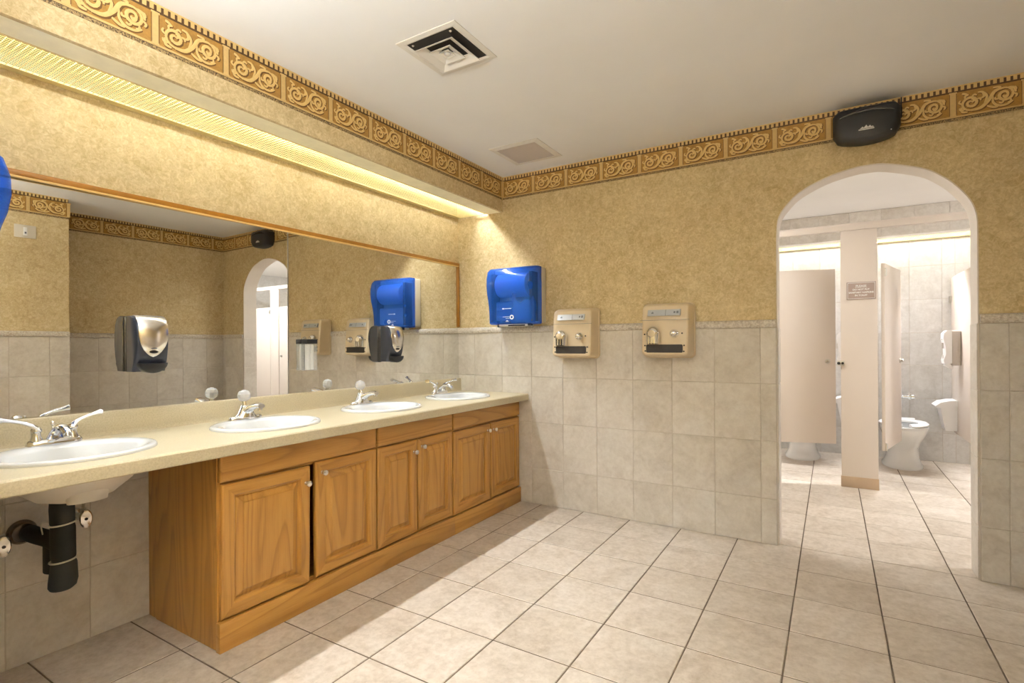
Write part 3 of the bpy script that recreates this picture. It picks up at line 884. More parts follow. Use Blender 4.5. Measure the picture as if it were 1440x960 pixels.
for z in (0.547, 0.418):
    m = MB()
    pts = [(px + 0.037 * math.cos(a), py + 0.002 + 0.037 * math.sin(a), z + 0.004 * math.sin(a + 0.6)) for a in [2 * PI * k / 28 for k in range(29)]]
    m.tube(pts, 0.0030, 6); m.build('cable_tie', 'cable_tie', t)
m = MB().tube(catmull([(px - 0.03, py - 0.02, 0.55), (px - 0.07, py - 0.035, 0.545), (px - 0.075, py - 0.03, 0.50), (px - 0.07, py - 0.02, 0.45)], 6), 0.0022, 6)
m.build('cable_tie', 'cable_tie', t)
def valve(y, z, label, hose_top, tilt):
    t = thing('supply_valve', label, 'valve', (0.0125, y, z), 0, 'supply valves under the open sink')
    MB().lathe([(0.024, 0.0), (0.024, 0.003), (0.015, 0.009)], (0, 0, 0), (1, 0, 0), n=20).build('escutcheon', 'chrome', t)
    m = MB().cyl((0, 0, 0), (0.05, 0, 0), 0.0085, n=14).lathe([(0.013, 0.040), (0.015, 0.046), (0.015, 0.068), (0.012, 0.074)], (0, 0, 0), (1, 0, 0), n=16).cyl((0.058, 0, 0), (0.058, 0, 0.032), 0.008, n=12).lathe([(0.011, 0.02), (0.011, 0.034)], (0.058, 0, 0), n=6)
    m.build('body', 'steel', t)
    m = MB(); ax = Vector((1, tilt, 0)).normalized()
    m.cyl((0.07, 0, 0), Vector((0.07, 0, 0)) + ax * 0.02, 0.005, n=10)
    a = ax.cross(Z).normalized()
    c0 = Vector((0.07, 0, 0)) + ax * 0.018
    L = []
    for h, k in ((0, 0.9), (0.004, 1.0), (0.012, 1.0), (0.015, 0.85)):
        L.append([c0 + ax * h + a * (0.020 * k * math.cos(2 * PI * i / 20)) + Z * (0.036 * k * math.sin(2 * PI * i / 20)) for i in range(20)])
    m.loft(L)
    hd = m.build('handle', 'brushed', t)
    MB().cyl(c0 + ax * 0.0148, c0 + ax * 0.0165, 0.0055, n=12).build('screw_cap', 'ink_dark', hd)
    hs = MB().tube(catmull([(0.058, 0, 0.032), (0.058, 0.002, 0.07), (hose_top[0] * 0.5 + 0.03, hose_top[1] * 0.4, 0.11), hose_top], 6), 0.0055, 10)
    hs.build('supply_hose', 'hose', t)
valve(-2.512, 0.508, 'chrome stop valve with oval handle between drain pipe and cabinet', (0.12, -0.06, 0.24), -0.15)
valve(-2.747, 0.478, 'chrome stop valve with oval handle beyond the drain pipe', (0.09, -0.02, 0.25), -0.15)

# ------------------------------------------------------------------ soap dispensers on the mirror
def soap_dispenser(y, z, label):
    t = thing('soap_dispenser', label, 'soap dispenser', (0.0065, y, z), 0, 'push soap dispensers on the mirror')
    hw = 0.064
    prof = [(0.006, 0.0), (0.070, 0.0), (0.082, 0.030), (0.094, 0.060), (0.104, 0.110), (0.104, 0.160), (0.096, 0.200), (0.078, 0.226), (0.050, 0.236), (0.006, 0.236)]
    def lp(k, yy): return [(0.006 + (a - 0.006) * k, yy, 0.118 + (b - 0.118) * (0.93 + 0.07 * k)) for a, b in prof]
    MB().loft([lp(0.86, -hw), lp(0.96, -hw + 0.006), lp(1.0, -hw + 0.016), lp(1.0, hw - 0.016), lp(0.96, hw - 0.006), lp(0.86, hw)]).build('housing', 'grey_plastic', t, ang=35)
    MB().rbox(0.0, 0.016, -hw - 0.001, hw + 0.001, 0.0, 0.232, 0.003).build('back_plate', 'black_plastic', t)
    # brushed front panel following the bulge, tapering to a U
    pth = catmull([(0.050, 0, 0.2385), (0.080, 0, 0.2285), (0.0985, 0, 0.201), (0.1065, 0, 0.160), (0.1065, 0, 0.110), (0.0965, 0, 0.062)], 8)
    def hwid(zz):
        u = (zz - 0.062) / (0.2385 - 0.062)
        return 0.057 * min(1.0, (max(0.0, 1 - (1 - min(1, u / 0.62)) ** 2.2)) ** 0.62) + 0.0005
    m = MB()
    m.loft([[(p.x, -hwid(p.z), p.z), (p.x + 0.003, -hwid(p.z) * 0.96, p.z), (p.x + 0.004, 0, p.z + 0.0005), (p.x + 0.003, hwid(p.z) * 0.96, p.z), (p.x, hwid(p.z), p.z)] for p in pth], False, False, closed=False)
    fp = m.build('front_panel', 'brushed', t, ang=60)
    m = MB(); c = (0.1035, 0, 0.083)
    m.lathe([(0.017, -0.002), (0.017, 0.004), (0.001, 0.005)], (0, 0, 0), (1, 0, 0), n=20)
    m.v = [(c[0] + a, b, c[2] + d * 0.38) for a, b, d in m.v]
    m.build('sight_window', 'black_plastic', fp)
    m = MB()
    for k in range(3): m.box(0.1085, 0.1105, -0.011 + 0.008 * k, -0.005 + 0.008 * k, 0.0955, 0.1005)
    m.build('maker_mark', 'ink_grey', fp, smooth=False)
    m = MB(); n = 20
    m.loft([[(x_, k_ * 0.052 * math.cos(PI + PI * i / n), 0.036 + k_ * 0.040 * math.sin(PI + PI * i / n)) for i in range(n + 1)] for x_, k_ in ((0.058, 1.05), (0.100, 1.08), (0.111, 1.0), (0.116, 0.75))])
    m.build('push_lever', 'lever_black', t, ang=50)
soap_dispenser(-2.277, 1.062, 'black and silver push soap dispenser on the mirror, nearer the drain pipe')
soap_dispenser(-0.816, 1.060, 'black and silver push soap dispenser on the mirror, nearer the tiled corner')
t = thing('clear_dispenser', 'small clear acrylic dispenser with black lid and white tubes', 'dispenser', (0.0065, -1.440, 1.028))
m = MB(); wl_, dp, ht = 0.034, 0.046, 0.150
for b in ((0.0, 0.003, -wl_, wl_, 0, ht), (dp - 0.003, dp, -wl_, wl_, 0, ht), (0.003, dp - 0.003, -wl_, -wl_ + 0.003, 0, ht), (0.003, dp - 0.003, wl_ - 0.003, wl_, 0, ht), (0.003, dp - 0.003, -wl_ + 0.003, wl_ - 0.003, 0, 0.003)):
    m.box(*b)
m.build('shell', 'clear_box', t, smooth=False)
MB().rbox(-0.0, dp + 0.002, -wl_ - 0.002, wl_ + 0.002, ht, ht + 0.026, 0.003).build('lid', 'matte_black', t)
for yy in (-0.013, 0.013):
    MB().cyl((0.023, yy, 0.004), (0.023, yy, ht - 0.002), 0.0125, n=18).build('tube', 'paper_white', t)

# ------------------------------------------------------------------ blue paper towel dispensers
def towel_dispenser(label, loc, rz):
    # local: wall at y = 0, front towards -y, x across, z up from the lower edge
    t = thing('towel_dispenser', label, 'towel dispenser', loc, rz)
    wd, ht, dp = 0.395, 0.415, 0.215
    hw = wd / 2
    MB().rbox(-hw, hw, -0.085, -0.001, 0.012, ht - 0.004, 0.012, 3).build('back_case', 'dispenser_grey', t)
    # cover: side profile bulges above and draws in below
    prof = [(-0.080, 0.0), (-0.150, 0.0), (-0.170, 0.010), (-0.172, 0.06), (-0.178, 0.12), (-0.190, 0.175), (-0.206, 0.225), (-0.215, 0.28), (-0.213, 0.335), (-0.196, 0.385), (-0.165, 0.408), (-0.12, 0.415), (-0.080, 0.415)]
    def lp(k, x): return [(x, -0.08 + (a + 0.08) * k, 0.205 + (b - 0.205) * (0.9 + 0.1 * k)) for a, b in prof]
    m = MB()
    m.loft([lp(0.72, -hw - 0.002), lp(0.9, -hw + 0.006), lp(0.98, -hw + 0.02), lp(1.0, -hw + 0.04), lp(1.0, hw - 0.04), lp(0.98, hw - 0.02), lp(0.9, hw - 0.006), lp(0.72, hw + 0.002)])
    cv = m.build('cover', 'blue_cover', t, ang=35)
    MB().cyl((-0.125, -0.110, 0.285), (0.125, -0.110, 0.285), 0.085, n=28).build('paper_roll', 'paper_white', t)
    MB().rbox(-0.15, 0.15, -0.14, -0.086, 0.03, 0.17, 0.01).build('feed_module', 'dispenser_grey', t)
    MB().box(-0.172, -0.150, -0.17, -0.086, 0.02, 0.37).build('side_bracket', 'grey_plastic', t, smooth=False)
    MB().box(0.150, 0.172, -0.17, -0.086, 0.02, 0.37).build('side_bracket', 'grey_plastic', t, smooth=False)
    MB().rbox(-0.115, 0.125, -0.155, -0.06, -0.014, 0.004, 0.003).build('paper_slot', 'dispenser_grey', t)
    MB().box(-0.035, 0.105, -0.157, -0.150, -0.012, -0.002).build('tear_bar', 'matte_black', t, smooth=False)
    MB().rbox(-0.130, -0.112, -0.155, -0.13, -0.018, 0.004, 0.003).build('foot', 'matte_black', t)
    MB().rbox(0.118, 0.150, -0.15, -0.12, -0.012, 0.004, 0.003).build('foot', 'matte_black', t)
    for bx in ((-0.070, 0.005, -0.1800, -0.176, 0.1115, 0.1155), (-0.068, -0.055, -0.1802, -0.176, 0.109, 0.118), (-0.070, -0.005, -0.1745, -0.170, 0.054, 0.0565),
               (-0.045, -0.012, -0.1740, -0.170, 0.0425, 0.0455), (-0.045, -0.022, -0.1735, -0.169, 0.020, 0.024), (-0.040, -0.027, -0.1736, -0.169, 0.026, 0.031)):
        MB().box(*bx).build('printed_mark', 'ink_white', cv, smooth=False)
    m = MB(); n = 20
    m.loft([[(0.006 + r_ * math.cos(2 * PI * k / n), y_, 0.052 + r_ * math.sin(2 * PI * k / n)) for k in range(n)] for r_, y_ in ((0.009, -0.170), (0.009, -0.1745), (0.0165, -0.1745), (0.0165, -0.170))], False, False)
    m.build('printed_mark', 'ink_white', cv, smooth=False)
    return t
towel_dispenser('blue translucent paper towel dispenser on the wall beside the hand dryers', (0.600, -0.004, 1.312), 0)
towel_dispenser('blue translucent paper towel dispenser on the short wall at the counter end', (0.285, WING - 0.0, 1.345), PI)

# ------------------------------------------------------------------ hand dryers
def hand_dryer(label, xc, z0):
    t = thing('hand_dryer', label, 'hand dryer', (xc, -0.013, z0), 0, 'push-button hand dryers')
    hw, ht = 0.158, 0.345
    def rr(hx, z_lo, z_hi, y, r, n=6):
        pts = []
        for cx, cz, a0 in ((hx - r, z_hi - r, 0), (-hx + r, z_hi - r, PI / 2), (-hx + r, z_lo + r, PI), (hx - r, z_lo + r, 1.5 * PI)):
            for k in range(n + 1):
                a = a0 + PI / 2 * k / n
                pts.append((cx + r * math.cos(a), y, cz + r * math.sin(a)))
        return pts
    MB().loft([rr(hw + 0.004, 0, ht, 0.0, 0.03), rr(hw + 0.004, 0, ht, -0.012, 0.03), rr(hw + 0.001, 0.003, ht - 0.003, -0.015, 0.03)]).build('wall_flange', 'dryer_beige', t)
    def slope(L, top_in):
        return [(x, y + (top_in * max(0, (z - 0.235) / 0.1)), z) for x, y, z in L]
    MB().loft([rr(hw - 0.003, 0.006, ht - 0.004, -0.014, 0.03), rr(hw - 0.009, 0.009, ht - 0.006, -0.060, 0.03), slope(rr(hw - 0.015, 0.013, ht - 0.010, -0.112, 0.03), 0.030), slope(rr(hw - 0.018, 0.016, ht - 0.014, -0.121, 0.028), 0.033), slope(rr(hw - 0.026, 0.024, ht - 0.024, -0.126, 0.024), 0.034)]).build('cover', 'dryer_beige', t, ang=30)
    MB().box(-hw + 0.008, hw - 0.008, -0.1262, -0.118, 0.2345, 0.2360).build('seam', 'ink_grey', t, smooth=False)
    m = MB(); lp = MB()
    sl = lambda z: -0.1285 + 0.34 * (z - 0.235)
    lp.add([(-0.105, sl(0.262), 0.262), (0.095, sl(0.262), 0.262), (0.095, sl(0.300), 0.300), (-0.105, sl(0.300), 0.300), (-0.105, sl(0.262) + 0.012, 0.262), (0.095, sl(0.262) + 0.012, 0.262), (0.095, sl(0.300) + 0.012, 0.300), (-0.105, sl(0.300) + 0.012, 0.300)],
           [(0, 1, 2, 3), (7, 6, 5, 4), (0, 4, 5, 1), (1, 5, 6, 2), (2, 6, 7, 3), (3, 7, 4, 0)])
    pl = lp.build('instruction_plate', 'dryer_label', t, smooth=False, label='grey metal instruction plate')
    for x0, x1, z0_, z1_ in ((0.005, 0.0075, 0.262, 0.300), (-0.082, -0.068, 0.276, 0.284), (0.055, 0.066, 0.276, 0.288), (0.072, 0.085, 0.274, 0.290), (-0.076, -0.072, 0.284, 0.289)):
        q = MB().add([(x0, sl(z0_) - 0.0006, z0_), (x1, sl(z0_) - 0.0006, z0_), (x1, sl(z1_) - 0.0006, z1_), (x0, sl(z1_) - 0.0006, z1_), (x0, sl(z0_) + 0.002, z0_), (x1, sl(z0_) + 0.002, z0_), (x1, sl(z1_) + 0.002, z1_), (x0, sl(z1_) + 0.002, z1_)],
                     [(0, 1, 2, 3), (7, 6, 5, 4), (0, 4, 5, 1), (1, 5, 6, 2), (2, 6, 7, 3), (3, 7, 4, 0)])
        q.build('plate_symbol', 'ink_grey', pl, smooth=False)
    # outlet
    op = MB().loft([rr(0.112, 0.034, 0.084, -0.1275, 0.008), rr(0.110, 0.036, 0.082, -0.120, 0.008)]).build('air_outlet', 'ink_dark', t, label='dark recessed air outlet')
    # chrome nozzle, hooded, swivelling down
    m = MB(); n = 22
    L = []
    for y, k in ((-0.124, 1.0), (-0.135, 1.0), (-0.150, 0.93), (-0.162, 0.72), (-0.167, 0.4)):
        L.append([(-0.066 + 0.043 * k * math.cos(PI * i / n), y, 0.148 + 0.045 * k * math.sin(PI * i / n)) for i in range(n + 1)] + [(-0.066 - 0.040 * k, y, 0.086 + 0.01 * (1 - k)), (-0.066 + 0.040 * k, y, 0.086 + 0.01 * (1 - k))])
    m.loft(L)
    nz = m.build('nozzle', 'chrome', t, ang=50)
    MB().lathe([(0.022, 0.0), (0.022, 0.006), (0.016, 0.010), (0.001, 0.011)], (-0.068, -0.160, 0.152), (0, -1, 0), n=20).build('nozzle_cap', 'dryer_beige', nz)
    m = MB()
    for k in (-1, 0, 1): m.box(-0.066 + 0.018 * k - 0.004, -0.066 + 0.018 * k + 0.004, -0.172, -0.150, 0.088, 0.132)
    m.build('nozzle_vane', 'chrome', nz, smooth=False)
    MB().lathe([(0.027, 0.0), (0.027, 0.008), (0.022, 0.014), (0.019, 0.020), (0.017, 0.030), (0.012, 0.034), (0.001, 0.035)], (0.062, -0.124, 0.150), (0, -1, 0), n=24).build('push_button', 'chrome', t)
    for x, z in ((-0.126, 0.148), (0.112, 0.152), (-0.124, 0.078), (0.124, 0.078), (-0.122, 0.044), (0.122, 0.042)):
        MB().lathe([(0.005, 0.0), (0.005, 0.002), (0.001, 0.003)], (x * 0.965, -0.1255, z), (0, -1, 0), n=10).build('screw', 'ink_dark', t)
    return t
hand_dryer('beige metal hand dryer beside the blue towel dispenser', 1.050, 1.070)
hand_dryer('beige metal hand dryer between the other dryer and the arch', 1.680, 1.078)
# ------------------------------------------------------------------ black box above the arch
t = thing('air_freshener_unit', 'black plastic wall unit with white emblem over the arch', 'wall unit', (2.72, -0.0045, 2.215))
m = MB(); hw = 0.148
def bl(k, y, top=0.186):
    pts = [(x * k, -0.0 - y, z) for x, z in []]
    out = []
    n = 14
    for i in range(n + 1):                          # bowed lower edge
        x = -hw + 2 * hw * i / n
        out.append((x * k, -y, 0.002 + 0.027 * (x / hw) ** 2 + 0.035 * (x / hw) ** 14 + (1 - k) * 0.12))
    for i in range(n + 1):
        x = hw - 2 * hw * i / n
        out.append((x * k, -y, top - 0.004 * (x / hw) ** 4 - 0.022 * (x / hw) ** 14 - (1 - k) * 0.10))
    return out
m.loft([bl(0.985, 0.0), bl(1.0, 0.012), bl(1.0, 0.060), bl(0.97, 0.082), bl(0.90, 0.095), bl(0.80, 0.0995)])
m.build('case', 'matte_black', t, ang=35)
m = MB()
pts = [(x, -0.0985 - 0.002, 0.135 + 0.022 * (1 - (x / 0.118) ** 2)) for x in [-0.118 + 0.236 * i / 16 for i in range(17)]]
m.tube(pts, [0.001 + 0.008 * math.sin(PI * i / 16) for i in range(17)], 8, flat=0.4, up=(0, 1, 0))
m.build('finger_groove', 'black_plastic', t)
m = MB()
ey = -0.1003
for x0, x1, z0, z1 in ((-0.034, 0.034, 0.055, 0.060),):
    m.box(x0, x1, ey - 0.001, ey + 0.004, z0, z1)
for cx, h, wv in ((-0.018, 0.010, 0.011), (-0.002, 0.017, 0.012), (0.014, 0.013, 0.011), (0.025, 0.007, 0.008)):
    m.prism([(cx - wv, 0.0625), (cx + wv, 0.0625), (cx + 0.002, 0.0625 + h)], 1, ey - 0.001, ey + 0.004)
m.build('emblem', 'ink_white', t, smooth=False, label='small white peaked emblem')
MB().lathe([(0.004, 0), (0.003, 0.003), (0.001, 0.0035)], (0.105, -0.093, 0.036), (0, -1, 0), n=10).build('indicator', 'ink_white', t)
MB().tube([(0.156, -0.003, 0.222), (0.155, -0.004, 0.18), (0.157, -0.004, 0.14), (0.154, -0.004, 0.115), (0.146, -0.02, 0.11)], 0.003, 6).build('cable', 'matte_black', t)

# ------------------------------------------------------------------ ceiling vents
t = thing('air_diffuser', 'square stepped white air diffuser in the ceiling', 'vent', (1.150, -1.590, H))
def sq(h, z): return [(-h, -h, z), (h, -h, z), (h, h, z), (-h, h, z)]
MB().box(-0.148, 0.148, -0.148, 0.148, -0.0012, -0.0004).build('duct_opening', 'vent_dark', t, smooth=False)
def sqring(levels):
    m = MB(); m.loft([sq(h, z) for h, z in levels], False, False); return m
sqring([(0.155, -0.0005), (0.155, -0.004), (0.132, -0.006), (0.124, -0.002), (0.122, -0.0015)]).build('outer_frame', 'vent_white', t, smooth=False)
for h, d, name in ((0.098, 0.026, 'cone'), (0.052, 0.022, 'cone'), (0.022, 0.020, 'cone')):
    sqring([(h - 0.034 if h > 0.05 else h * 0.45, -0.004), (h, -d), (h + 0.004, -d - 0.001), (h + 0.002, -d + 0.003), (h - 0.03 if h > 0.05 else h * 0.5, -0.002)]).build(name, 'vent_white', t, smooth=False)
MB().lathe([(0.012, -0.004), (0.014, -0.018), (0.006, -0.022), (0.001, -0.0225)], (0, 0, 0), n=16).build('damper_knob', 'vent_white', t)
MB().lathe([(0.006, -0.02), (0.004, -0.023), (0.001, -0.0235)], (0.10, -0.108, 0.016), n=8).lathe([(0.006, -0.02), (0.004, -0.023), (0.001, -0.0235)], (-0.10, -0.108, 0.016), n=8).build('screw', 'steel', t)
t = thing('return_grille', 'square louvred return-air grille in the ceiling by the corner', 'vent', (0.838, -0.362, H))
sqring([(0.178, -0.0005), (0.178, -0.004), (0.142, -0.008), (0.140, -0.001)]).build('frame', 'vent_white', t, smooth=False)
MB().box(-0.141, 0.141, -0.141, 0.141, -0.0012, -0.0004).build('duct_opening', 'vent_dark', t, smooth=False)
sl_me = None
for k in range(18):
    y = -0.134 + 0.268 * k / 17
    if sl_me is None:
        q = MB().add([(-0.141, -0.005, -0.0015), (0.141, -0.005, -0.0015), (0.141, 0.004, -0.0075), (-0.141, 0.004, -0.0075), (-0.141, -0.004, -0.001), (0.141, -0.004, -0.001), (0.141, 0.005, -0.007), (-0.141, 0.005, -0.007)],
                     [(0, 1, 2, 3), (7, 6, 5, 4), (0, 4, 5, 1), (1, 5, 6, 2), (2, 6, 7, 3), (3, 7, 4, 0)])
        sl_me = q.mesh('slat', 'slat_grey', False)
    o = bpy.data.objects.new('slat', sl_me); COL.objects.link(o); o.parent = t; o.location = (0, y, 0)

# ------------------------------------------------------------------ switch on the projecting wall (seen in the mirror)
t = thing('light_switch', 'ivory switch plate on the projecting wall, seen in the mirror', 'light switch', (JX, -1.885, 2.115))
MB().rbox(-0.008, -0.0005, -0.068, 0.068, -0.052, 0.052, 0.003).build('plate', 'switch_ivory', t)
MB().rbox(-0.014, -0.006, -0.012, 0.012, -0.034, 0.034, 0.002).build('rocker', 'white_plastic', t)
MB().box(-0.0145, -0.012, -0.006, 0.006, -0.020, -0.004).build('indicator', 'ink_grey', t, smooth=False)

# ------------------------------------------------------------------ ceiling lamps of the passage, added fill uplight in the washroom
def wrap_light(label, loc, rz, mat, ln=1.22, wd=0.30):
    t = thing('fluorescent_ceiling_light', label, 'ceiling light', loc, rz)
    MB().rbox(-wd / 2 + 0.03, wd / 2 - 0.03, -ln / 2, ln / 2, -0.045, -0.0005, 0.006).build('housing', 'white_paint', t)
    n = 12
    pr = [(-wd / 2 * math.cos(PI * k / n), -0.030 - 0.055 * math.sin(PI * k / n) ** 0.7) for k in range(n + 1)]
    MB().loft([[(a, y, b) for a, b in pr] for y in (-ln / 2 + 0.012, ln / 2 - 0.012)]).build('diffuser', mat, t)
    m = MB()
    for y0, y1 in ((-ln / 2, -ln / 2 + 0.012), (ln / 2 - 0.012, ln / 2)):
        m.rbox(-wd / 2 - 0.002, wd / 2 + 0.002, y0, y1, -0.09, -0.02, 0.003)
    m.build('end_cap', 'white_paint', t)
    return t
def added_fill(label, loc, ln):  # unseen uplight added behind the camera to brighten ceiling and walls
    t = thing('added_uplight', label, 'pendant light', loc, PI / 2)
    MB().rbox(-0.018, 0.018, -ln / 2, ln / 2, 0.02, 0.05, 0.004).build('housing', 'white_paint', t)
    for xx in (-0.05, 0.05):
        tb = MB().cyl((xx, -ln / 2 + 0.02, 0.035), (xx, ln / 2 - 0.02, 0.035), 0.016, n=12).build('tube', 'tube_fill', t)
    tr = [(-0.13, 0.075), (-0.125, 0.0), (0.125, 0.0), (0.13, 0.075), (0.126, 0.075), (0.121, 0.004), (-0.121, 0.004), (-0.126, 0.075)]
    MB().prism(tr, 1, -ln / 2, ln / 2).build('uplight_tray', 'white_paint', t, smooth=False)
    for yy in (-ln / 2, ln / 2 - 0.02):
        MB().rbox(-0.075, 0.075, yy, yy + 0.02, 0.006, 0.058, 0.004).build('end_cap', 'white_paint', t)
    for yy in (-ln * 0.38, ln * 0.38):
        MB().cyl((0, yy, 0.05), (0, yy, H - loc[2] - 0.0005), 0.004, n=8).build('hanger', 'steel', t)
added_fill('added fill uplight with twin tubes, out of view behind the camera', (1.75, -3.80, 1.72), 1.8)
wrap_light('wraparound fluorescent ceiling light in the passage before the stalls', (1.45, 0.85, H), 0, 'diffuser_hall', 0.62, 0.30)
wrap_light('wraparound fluorescent ceiling light in the passage far past the stalls', (5.1, 0.85, H), PI / 2, 'diffuser_hall')

# ------------------------------------------------------------------ stall room shell
ws = struct(MB().box(SXL - 0.1, SXR + 0.1, SB, SB + 0.1, 0, H).build('wall_stall_back', 'stall_tile', smooth=False))
struct(MB().box(SXL - 0.1, SXL, WT, SB, 0, H).build('wall_stall_left', 'stall_tile', smooth=False))
struct(MB().box(SXR, SXR + 0.1, WT, SB, 0, H).build('wall_stall_right', 'stall_tile', smooth=False))
struct(MB().box(W, SXR, 0.02, WT, 0, H).build('wall_stall_front', 'stall_tile', smooth=False))
MB().box(SXL, SXR, SB - 0.0095, SB, 0, SZ).build('grout_bed', 'wall_grout', ws, smooth=False)
rows = [0.0, 0.28, 0.61, 0.94, 1.26, 1.59, 1.92, SZ - 0.001]
wainscot(ws, (0, SB - 0.004, 0), X, -Y, 1.86, 3.58, 1.948, 'stall_tile', rows, cap=False)
m = MB()
for r0, r1 in zip(rows[:-1], rows[1:]):
    for a0, a1 in ((SXL, 1.86), (3.58, SXR)):
        L = lines(a0, a1, a0 + 0.1, 0.2553)
        for c0, c1 in zip(L[:-1], L[1:]):
            m.box(c0 + 0.0012, c1 - 0.0012, SB - 0.012, SB - 0.004, r0 + 0.0012, r1 - 0.0012)
o = m.build('tile_field', 'stall_tile', ws, smooth=False); o['kind'] = 'stuff'
sf2 = soffit('wall_soffit_stalls', 'wall_tile', 'white_paint', SXR - SXL)
sf2.location = (SXL, SB, 0); sf2.rotation_euler = (0, 0, -PI / 2)
L = lines(SXL, SXR, 1.948 - 0.2553 * 5, 0.2553)
for c0, c1 in zip(L[:-1], L[1:]):
    if 1.7 < c0 < 3.6:
        o = tile(sf2, 'tile', (0, 0, 0), X, Z, -Y, c0, c0 + 0.254, 0, 0.258, 0.006, 'wall_tile')
        o.matrix_local = sf2.matrix_basis.inverted() @ (Matrix.Translation(((c0 + c1) / 2, SB - SX, (SZ + H) / 2)) @ Matrix((X, Z, -Y)).transposed().to_4x4())
t = soffit_light('long wire-grille light trough under the soffit above the toilet stalls', SXR - SXL - 0.02, 'tube_stall', 4, STALL_DOWN, COOL)
t.location = (SXL + 0.01, SB - 0.001, 0); t.rotation_euler = (0, 0, -PI / 2)

# ------------------------------------------------------------------ toilet stall partitions
YS = 1.665
def pilaster(x0, x1, label):
    t = thing('stall_pilaster', label, 'partition post', (0, 0, 0), 0, 'stall front posts')
    MB().rbox(x0, x1, YS - 0.016, YS + 0.016, 0.004, 2.0715, 0.003).build('panel', 'partition', t)
    MB().rbox(x0 - 0.004, x1 + 0.004, YS - 0.021, YS + 0.021, 0.0, 0.088, 0.002).build('floor_shoe', 'shoe_steel', t)
    return t
PILS = [(1.80, 1.985), (2.625, 2.872), (3.445, 3.67), (4.26, 4.48), (5.07, 5.29), (5.88, 6.10)]
lbl = ['beige stall post at the passage end of the stall row', 'beige stall post bearing the lettered notice', 'beige stall post past the open stall', 'beige stall post two stalls past the open stall', 'beige stall post three stalls past the open stall', 'beige stall post at the far end of the stall row']
P = [pilaster(a, b, l) for (a, b), l in zip(PILS, lbl)]
t = thing('stall_headrail', 'beige metal headrail running above all the stall doors', 'headrail')
prr = [(YS - 0.022, 2.072), (YS + 0.022, 2.072), (YS + 0.022, 2.112), (YS + 0.012, 2.128), (YS - 0.012, 2.128), (YS - 0.022, 2.112)]
MB().prism(prr, 0, SXL + 0.002, SXR - 0.002).build('rail', 'partition', t, smooth=False)
def side_panel(x, label, white=True):
    t = thing('stall_partition', label, 'partition', (0, 0, 0), 0, 'panels between the stalls')
    MB().rbox(x - 0.013, x + 0.013, YS + 0.03, SB - 0.035, 0.318, 1.785, 0.003).build('panel', 'partition', t)
    m = MB()
    for z in (0.50, 1.58):
        m.rbox(x - 0.028, x + 0.028, SB - 0.075, SB - 0.0125, z - 0.028, z + 0.028, 0.003)
    m.build('wall_bracket', 'steel', t)
    m = MB()
    for z in (0.55, 1.55):
        m.rbox(x - 0.024, x + 0.024, YS + 0.017, YS + 0.05, z - 0.02, z + 0.02, 0.002)
    m.build('post_bracket', 'steel', t)
side_panel(2.742, 'beige panel between the two visible toilets')
side_panel(3.558, 'beige panel carrying the white paper dispenser and bin')
side_panel(1.893, 'beige panel at the passage end of the stall row')
side_panel(4.37, 'beige panel one stall past the open stall')
side_panel(5.18, 'beige panel two stalls past the open stall')
def stall_door(hx, wd, ang, label, hinge_left=True, latch=True):
    # hinge post edge at hx, closed towards +x (hinge_left) or -x
    t = thing('stall_door', label, 'stall door', (hx, YS, 0), ang if hinge_left else ang)
    s = 1 if hinge_left else -1
    MB().rbox(min(0, s * wd), max(0, s * wd), -0.012, 0.012, 0.312, 1.790, 0.003).build('panel', 'partition', t)
    m = MB()
    for z in (1.72, 0.345):
        hg = MB().rbox(-0.003, 0.034, -0.022, -0.012, z - 0.022, z + 0.022, 0.003).cyl((0, -0.018, z - 0.030), (0, -0.018, z + 0.030), 0.007, n=12).build('hinge', 'steel', t)
    if latch:
        k = MB().lathe([(0.020, 0.0), (0.020, 0.006), (0.010, 0.008), (0.012, 0.020), (0.010, 0.026), (0.001, 0.027)], (s * (wd - 0.062), -0.012, 1.010), (0, -1, 0), n=18).build('latch_knob', 'steel', t)
        MB().rbox(s * (wd - 0.09), s * (wd - 0.03), 0.012, 0.022, 0.985, 1.035, 0.003).build('latch_plate', 'steel', t)
    return t
stall_door(1.99, 0.622, 0.285, 'beige stall door standing slightly ajar')
stall_door(2.908, 0.62, PI / 2 - 0.255, 'beige stall door swung wide open into the stall')
for k, (x, lb) in enumerate(((3.682, 'closed beige stall door next to the open stall'), (4.492, 'closed beige stall door two along from the open stall'), (5.302, 'closed beige stall door three along from the open stall'))):
    stall_door(x, 0.565, 0.0, lb)
t = thing('door_keeper', 'small metal latch keeper on the post bearing the notice', 'latch', (2.628, YS - 0.017, 1.0))
MB().rbox(-0.028, 0.020, -0.010, -0.0005, -0.020, 0.020, 0.003).build('plate', 'steel', t)
MB().lathe([(0.010, 0.0), (0.012, 0.010), (0.007, 0.016), (0.001, 0.017)], (-0.018, -0.008, 0), (0, -1, 0), n=14).lathe([(0.010, 0.0), (0.009, 0.008), (0.001, 0.010)], (0.008, -0.009, 0), (0, -1, 0), n=12).build('bumper', 'matte_black', t)
MB().rbox(-0.004, 0.003, -0.008, -0.001, -0.048, -0.018, 0.002).build('tongue', 'steel', t)

